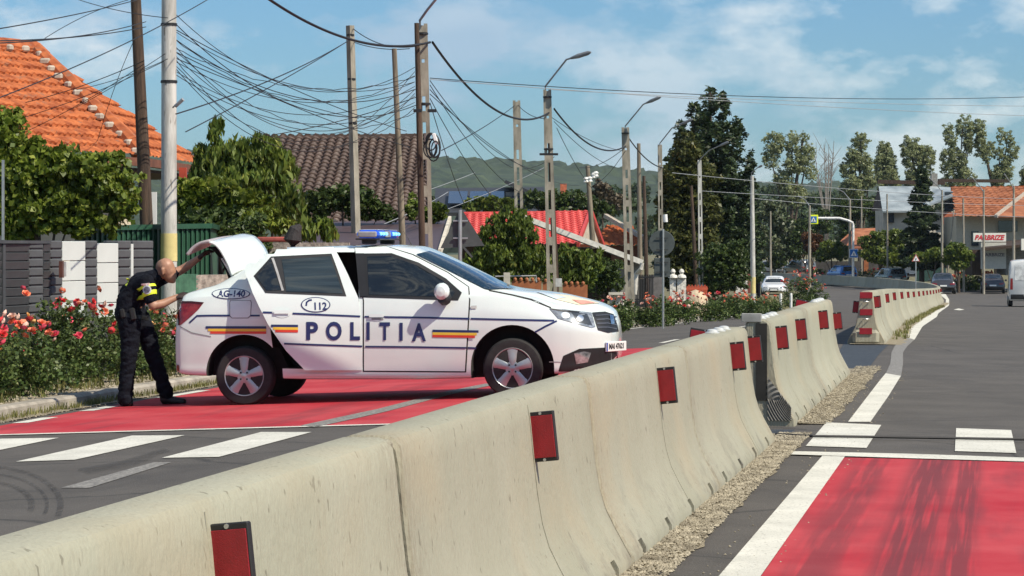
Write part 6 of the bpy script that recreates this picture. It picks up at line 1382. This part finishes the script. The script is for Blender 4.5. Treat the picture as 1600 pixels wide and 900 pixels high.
# cable coils on the near lattice pole
for i in range(7):
    pts = []; rs = random.Random(i); cx, cy, rx, ry = 676+rs.uniform(-5,5), 226+rs.uniform(-6,8), rs.uniform(6,12), rs.uniform(12,22); Yc = 40.5-rs.uniform(0,.3)
    for k in range(17): a = 2*PI*k/16; pts.append(P(cx+rx*math.cos(a), cy+ry*math.sin(a), Yc))
    o = MB().tube(pts, .011, 5, False).build('cable_coil', black); tag(o, 'black coil of spare cable hanging on the near lattice lamp pole', 'cable', 'cable coils on the near lattice pole')
o = MB().box(P(680,217,40.3), (.06,.1,.18), ry=-.3, bev=.01).build('junction_box', signwhite); tag(o, 'small white tilted junction box among the cable coils', 'box')
for (x0,x1,y,Y,lb) in ((646,659,173,40.4,'short dark crossarm bracket on the left of the near lattice pole'),(668,682,173,40.4,'short dark crossarm bracket on the right of the near lattice pole'),(843,872,241,57.6,'dark crossarm on the lamp pole above the rust-brown fence')):
    o = bar('crossarm', P(x0,y,Y), P(x1,y,Y), .05, .05, black); tag(o, lb, 'bracket')
wirem = mat('black_wire', (.014,.014,.016), .6, var=.1); wireg = mat('grey_wire', (.30,.31,.32), .5, var=.1)
def wire(label, x0, y0, Y0, x1, y1, Y1, sag, r, m=wirem, group=None, n=30, wob=0, seed=0):
    a, b = P(x0,y0,Y0), P(x1,y1,Y1); rs = random.Random(seed); pts = []; Ym = (Y0+Y1)/2
    for i in range(n+1):
        t = i/n; p = a.lerp(b, t); p.z -= 4*t*(1-t)*sag*Ym/FPX; 
        if wob: p.z += math.sin(i*1.9+seed)*wob*Ym/FPX*.5
        pts.append(p)
    o = MB().tube(pts, r, 5, False).build('overhead_wire', m, None, True); return tag(o, label, 'wire', group)
wire('thick twisted cable entering from the top edge and ending at the near lattice pole', 405,-12,33, 672,66,41, 32, .020)
wire('thick cable sagging from the near lattice pole to the second lamp pole', 676,66,41, 858,176,58, 46, .022); wire('thick cable sagging from the second lamp pole to the tall verge lattice pole', 866,170,58, 978,228,76, 27, .022); wire('thick cable from the tall verge lattice pole towards the conifer', 982,215,76, 1034,262,89, 8, .02)
wire('topmost long thin wire crossing the whole sky to the right edge', 672,122,41, 1640,150,60, 14, .007); wire('second long thin wire from the near lattice pole to the right edge', 672,124,41, 1640,182,62, 6, .006, wireg)
wire('thin wire crossing the sky above the conifer top', 860,140,58, 1640,166,72, 5, .007, wireg)
wire('low wire crossing in front of the conifer to the right houses', 1050,270,92, 1640,312,160, 6, .012, wireg); wire('second low wire in front of the conifer', 1090,298,106, 1640,322,165, 3, .012, wireg); wire('third low wire over the yellow crossing sign', 1175,310,118, 1640,340,180, 4, .014, wireg)
for i, (a, b) in enumerate(((75,120),(95,128),(110,135),(60,118),(20,105),(85,150),(100,168),(70,140),(104,146),(90,112),(48,128),(115,160),(79,176))):
    wire('thin telecom wire of the sagging bundle between tall pale pole and near lattice pole', 272,a,36, 648,b,41, 38+(i*9)%83, .0055, group='sagging telecom bundle', wob=(2.6 if i % 3 == 0 else 0), seed=i)
for i, (a, x1, b, Y1, sg_) in enumerate(((60,660,135,41,55),(35,660,160,41,70),(45,635,205,46,12),(80,640,230,46,10),(90,560,185,50,8))):
    wire('steeper thin telecom wire falling right from the tall pale pole', 272,a,36, x1,b,Y1, sg_, .007, group='steep wires from the tall pale pole', seed=i+20)
wire('straight wire rising from behind the peach tree to the upper lattice pole', 290,206,33, 550,60,50, 4, .008); wire('thin wire from the tall pale pole across the brown roof ridge', 430,210,40, 655,150,41, 6, .007)
wire('wire linking the square concrete pole head and the near lattice pole', 552,45,50, 652,72,41, 12, .009); wire('wire leaving the square concrete pole to the left', 275,178,30, 547,62,50, 10, .009)
wire('short wire from the square concrete pole to the slim leaning pole', 553,66,50, 640,76,46, 5, .008)
for i, (x1, y1, Y1, sg_) in enumerate(((800,262,66,14),(812,300,66,18),(845,268,58,20),(905,290,90,24),(790,330,64,14),(730,330,60,8))):
    wire('thin wire fanning down right from the near lattice pole', 672,126+i*7,41, x1,y1,Y1, sg_, .007, group='fan of wires right of the near lattice pole', seed=i)
wire('wire running up right from the cable coils to the lampless lattice pole', 690,235,41, 804,165,66, 4, .009); wire('short wire from the lampless lattice pole to the second lamp pole', 809,164,66, 852,185,58, 6, .009)
for i, (x0, y0, x1, y1) in enumerate(((866,190,960,262),(870,200,930,300),(866,245,800,262),(975,232,905,262),(977,236,925,290),(860,182,975,236))):
    wire('thin service wire dropping from a middle-distance lamp pole', x0,y0,60, x1,y1,80, 8, .008, group='service wires in the middle distance', seed=i)
for i, (x0, y0, x1, y1, sg_, Y1) in enumerate(((228,42,-20,64,6,22),(228,34,-20,68,8,22),(214,0,-20,48,3,24),(340,-10,-20,160,10,24),(225,95,40,160,5,40),(225,100,20,215,6,40),(208,66,150,228,-10,44),(262,92,120,140,5,40),(256,96,-20,200,8,36),(258,84,110,172,3,42),(110,-5,262,28,5,30),(200,0,70,60,-6,34))):
    wire('thin dark wire running left from the two near poles over the orange roof', x0,y0,35.5, x1,y1,Y1, sg_, (.0065 if i < 5 else .005), group='wires above the orange roof', seed=i)
for i, (x0, y0, Y0, x1, y1, Y1) in enumerate(((560,330,60,742,270,75),(690,330,75,850,262,110),(600,350,50,700,300,60))): wire('pale thin service wire slanting up to the right over the low roofs', x0,y0,Y0,x1,y1,Y1, 3, .010, wireg, 'pale slanting service wires')
# heavy cable bundle outside the view whose shadow crosses the red surface
for (xa, ya, xb, yb, rr, lb) in ((120,637,742,621,.048,'heavy overhead cable bundle above the frame, spanning the road'),):
    a = G(xa-160, ya+3); b = G(xb+200, yb-4); h = 5.2; a2 = a+SUNV*(h/SUNV.z); b2 = b+SUNV*(h/SUNV.z); o = MB().tube([a2, b2], rr, 8).build('overhead_cable', wirem, None, True); tag(o, lb, 'cable')

# ------------------------------------------------------------------ distant cars
def mkcar(label, loc, rz, L_, Wd, H, kind, pm, rear=True, plate=True):
    e = empty('parked_car' if kind == 'audi' else 'car', loc, rz, label, 'van' if 'van' in kind else 'car'); h = L_/2; w = Wd/2
    van = 'van' in kind
    if van: st = [(-h,.45,1.0,w*.93,1.6,w*.90,H-.12,w*.93),(-h+.06,.35,1.05,w*.98,H-.16,w*.91,H-.05,w),(0,.3,1.05,w*.98,H-.14,w*.90,H,w),(h*.45,.3,1.05,w*.98,H-.16,w*.88,H-.04,w),(h*.66,.3,1.05,w*.95,1.2,w*.86,1.3,w),(h*.92,.3,.85,w*.86,.95,w*.7,1.0,w*.9),(h,.4,.6,w*.6,.62,w*.4,.64,w*.65)]
    elif kind == 'suv': st = [(-h,.4,.8,w*.85,1.0,w*.72,1.05,w*.88),(-h+.1,.3,.95,w*.95,1.35,w*.76,1.42,w),(-h*.5,.28,.95,w*.95,H-.08,w*.76,H,w),(0,.28,.95,w*.95,H-.07,w*.75,H,w),(h*.3,.28,.95,w*.94,1.2,w*.8,1.3,w),(h*.48,.28,.93,w*.92,1.0,w*.8,1.04,w),(h*.9,.3,.75,w*.8,.8,w*.6,.86,w*.88),(h,.4,.6,w*.55,.62,w*.3,.64,w*.6)]
    else: st = [(-h,.4,.72,w*.84,.8,w*.7,.82,w*.88),(-h+.12,.28,.85,w*.93,.98,w*.74,1.02,w),(-h*.62,.25,.88,w*.94,1.12,w*.7,1.2,w),(-h*.35,.25,.88,w*.94,H-.1,w*.66,H-.02,w),(0,.25,.88,w*.94,H-.08,w*.66,H,w),(h*.18,.25,.88,w*.93,H-.2,w*.68,H-.1,w),(h*.42,.25,.86,w*.92,.93,w*.78,.97,w),(h*.88,.28,.68,w*.82,.72,w*.6,.79,w*.9),(h*.97,.35,.58,w*.62,.6,w*.4,.64,w*.7),(h,.4,.54,w*.4,.55,w*.3,.56,w*.45)]
    V, F = car_loft(st, 40, 2); b = mesh('body', V, F, pm, e, True); fixn(b); bv = BVHTree.FromPolygons([Vector(v) for v in V], F)
    def pr(name, poly, m, ax, par=None, off=.012, st_=.14):
        v2, f2 = cdt(poly, st_); v = []
        for p in v2:
            if ax == 'x-': o_, d = Vector((-9,p[0],p[1])), Vector((1,0,0))
            elif ax == 'x+': o_, d = Vector((9,p[0],p[1])), Vector((-1,0,0))
            elif ax == 'y-': o_, d = Vector((p[0],-9,p[1])), Vector((0,1,0))
            else: o_, d = Vector((p[0],9,p[1])), Vector((0,-1,0))
            r_ = bv.ray_cast(o_, d); v.append(tuple(r_[0]-d*off) if r_[0] else tuple(o_*.1))
        return mesh(name, v, f2, m, par or e, True)
    g = mat('far_car_glass', (.015,.022,.028), .06, spec=.8)
    if van:
        zt = H-.25; 
        pr('rear_window', [(-w*.78,1.25),(w*.78,1.25),(w*.74,zt),(-w*.74,zt)] if kind == 'minivan' else [(-w*.05,1.35),(-w*.72,1.35),(-w*.68,zt-.05),(-w*.05,zt-.05)], g if kind == 'minivan' else mat('white_filled_window', (.62,.63,.62), .3), 'x-')
        if kind == 'van': pr('rear_window', [(w*.05,1.35),(w*.72,1.35),(w*.68,zt-.05),(w*.05,zt-.05)], MATS['white_filled_window'], 'x-'); pr('door_seam', [(-.01,.5),(.01,.5),(.01,H-.2),(-.01,H-.2)], black, 'x-', None, .015); pr('rear_handle', [(.06,1.0),(.22,1.0),(.22,1.06),(.06,1.06)], black, 'x-', None, .02)
        for s in (-1, 1): pr('tail_light', [(s*w*.80,.9),(s*w*.93,.9),(s*w*.91,1.45),(s*w*.80,1.45)], taillens, 'x-', None, .015)
        pr('bumper', [(-w*.9,.42),(w*.9,.42),(w*.9,.66),(-w*.9,.66)], black, 'x-', None, .03)
        pr('side_window', [(h*.2,1.15),(h*.55,1.15),(h*.42,H-.4),(h*.2,H-.35)], g, 'y-')
    else:
        zr = H-.12
        if rear:
            pr('rear_window', [(-w*.70,.98),(w*.70,.98),(w*.58,zr),(-w*.58,zr)], g, 'x-')
            for s in (-1, 1): pr('tail_light', [(s*w*.50,.68),(s*w*.90,.70),(s*w*.88,.84),(s*w*.52,.80)], taillens, 'x-', None, .02)
            pr('bumper', [(-w*.85,.32),(w*.85,.32),(w*.88,.50),(-w*.88,.50)], black, 'x-', None, .02)
        pr('windscreen', [(-w*.72,.98),(w*.72,.98),(w*.60,zr),(-w*.60,zr)], g, 'x+')
        if not rear:
            pr('grille', [(-.30,.30),(.30,.30),(.36,.62),(-.36,.62)], black, 'x+', None, .02); 
            for s in (-1, 1): pr('headlight', [(s*w*.45,.56),(s*w*.86,.58),(s*w*.84,.70),(s*w*.5,.67)], headlens, 'x+', None, .02); pr('air_intake', [(s*w*.5,.28),(s*w*.85,.30),(s*w*.8,.42),(s*w*.5,.42)], black, 'x+', None, .02)
        for s, ax in ((-1,'y-'),(1,'y+')): pr('side_window', [(-h*.48,.95),(h*.22,.95),(h*.08,H-.14),(-h*.30,H-.12)], g, ax)
        for s in (-1, 1): o = MB().lathe([(0,-.09),(.07,-.06),(.08,0),(.06,.07),(0,.08)], 8, axis='Y').build('mirror', pm, e, True); o.location = (h*.30, s*(w+.09), .98)
    if plate:
        x = -h-.03 if rear else h+.03; o = MB().box((x,0,.62 if rear else .46), (.02,.5,.11)).build('number_plate', mat('plate_white', (.75,.75,.72), .4), e)
    for s in (-1, 1):
        for x in (-h*.60, h*.62):
            o = MB().lathe([(0,-.1),(.2,-.1),(.30,-.09),(.32,0),(.30,.09),(.2,.1),(0,.1)], 18, axis='Y').build('wheel', rubber, e, True); o.location = (x, s*(w-.10), .31); MB().lathe([(0,-.115),(.19,-.112),(.2,-.1),(.2,.1),(.19,.112),(0,.115)], 14, axis='Y').build('rim', silver, o)
    return e
def cp(name, c, rough=.25, metal=.3): return mat(name, c, rough, metal, var=.02, coat=.6)
def atg(px, Y, dz=0): X = (px-800)*Y/FPX; return (X, Y, zg(X, Y)+dz)
mkcar('white parked saloon facing the viewer beside the roses and white pole', atg(1210,185,.0), R(-97), 4.8, 1.85, 1.44, 'audi', cp('white_paint', (.68,.69,.69), metal=0), rear=False)
mkcar('dark grey estate car driving away just past the bend of the barrier row', atg(1473,192), R(82), 4.6, 1.85, 1.58, 'car', cp('dark_grey_paint', (.06,.06,.065)))
mkcar('dark saloon driving away near the right edge, left of the white van', atg(1551,194), R(80), 4.6, 1.8, 1.5, 'car', cp('graphite_paint', (.05,.052,.06)))
mkcar('white panel van driving away, cut by the right edge', atg(1606,129), R(80), 5.2, 1.98, 2.4, 'van', cp('white_van_paint', (.62,.63,.62), metal=0))
mkcar('bright blue car behind the far barrier row, under the square blue sign', ((1314-800)*236/FPX,236,-1.62), R(104), 4.0, 1.7, 1.5, 'suv', cp('blue_paint', (.02,.14,.42)))
mkcar('grey-blue hatchback behind the far barrier row next to the small white van', ((1390-800)*215/FPX,215,-1.68), R(100), 4.1, 1.75, 1.5, 'suv', cp('grey_blue_paint', (.13,.18,.2)))
mkcar('small white van behind the grey-blue hatchback', ((1412-800)*232/FPX,232,-1.45), R(101), 4.3, 1.85, 2.0, 'minivan', cp('white_paint', (.68,.69,.69), metal=0))
mkcar('dark silver estate far behind the barrier row, nearest the white pole', ((1248-800)*262/FPX,262,-1.25), R(112), 4.4, 1.8, 1.55, 'suv', cp('silver_grey_paint', (.16,.17,.17)))
mkcar('silver car parked far off at the left end of the far barrier row', ((1200-800)*275/FPX,275,-1.3), R(150), 4.2, 1.7, 1.45, 'suv', cp('silver_paint', (.4,.4,.4)))
# roadside shrubs on the right verge
for i, (px, Y, lb) in enumerate(((1278,246,'red flowering shrub under the square blue sign'),(1362,240,'low reddish shrub by the rust pillar'),(1528,208,'reddish flowering shrub left of the pale banner'),(1512,206,'low green shrub with red blooms by the round tree'))):
    rose_bush(lb, (px-800)*Y/FPX, Y, 1.3, 1.5, 1400, .2, 14, (1,4,2,0,2), 'flowering shrubs beyond the bend', 120+i, 2.6)
# thin summer haze round everything
hzm = bpy.data.materials.new('haze'); hzm.use_nodes = True; nt = hzm.node_tree; nt.nodes.clear(); o_ = nt.nodes.new('ShaderNodeOutputMaterial'); vp = nt.nodes.new('ShaderNodeVolumePrincipled'); vp.inputs['Color'].default_value = (.72,.86,1,1); vp.inputs['Density'].default_value = .00007; vp.inputs['Anisotropy'].default_value = .2; nt.links.new(vp.outputs[0], o_.inputs['Volume'])
hb = MB().box((0,1590,68), (6400,3400,150)).build('haze', hzm); tag(hb, 'thin bluish summer haze filling the valley', 'haze', kind='stuff')
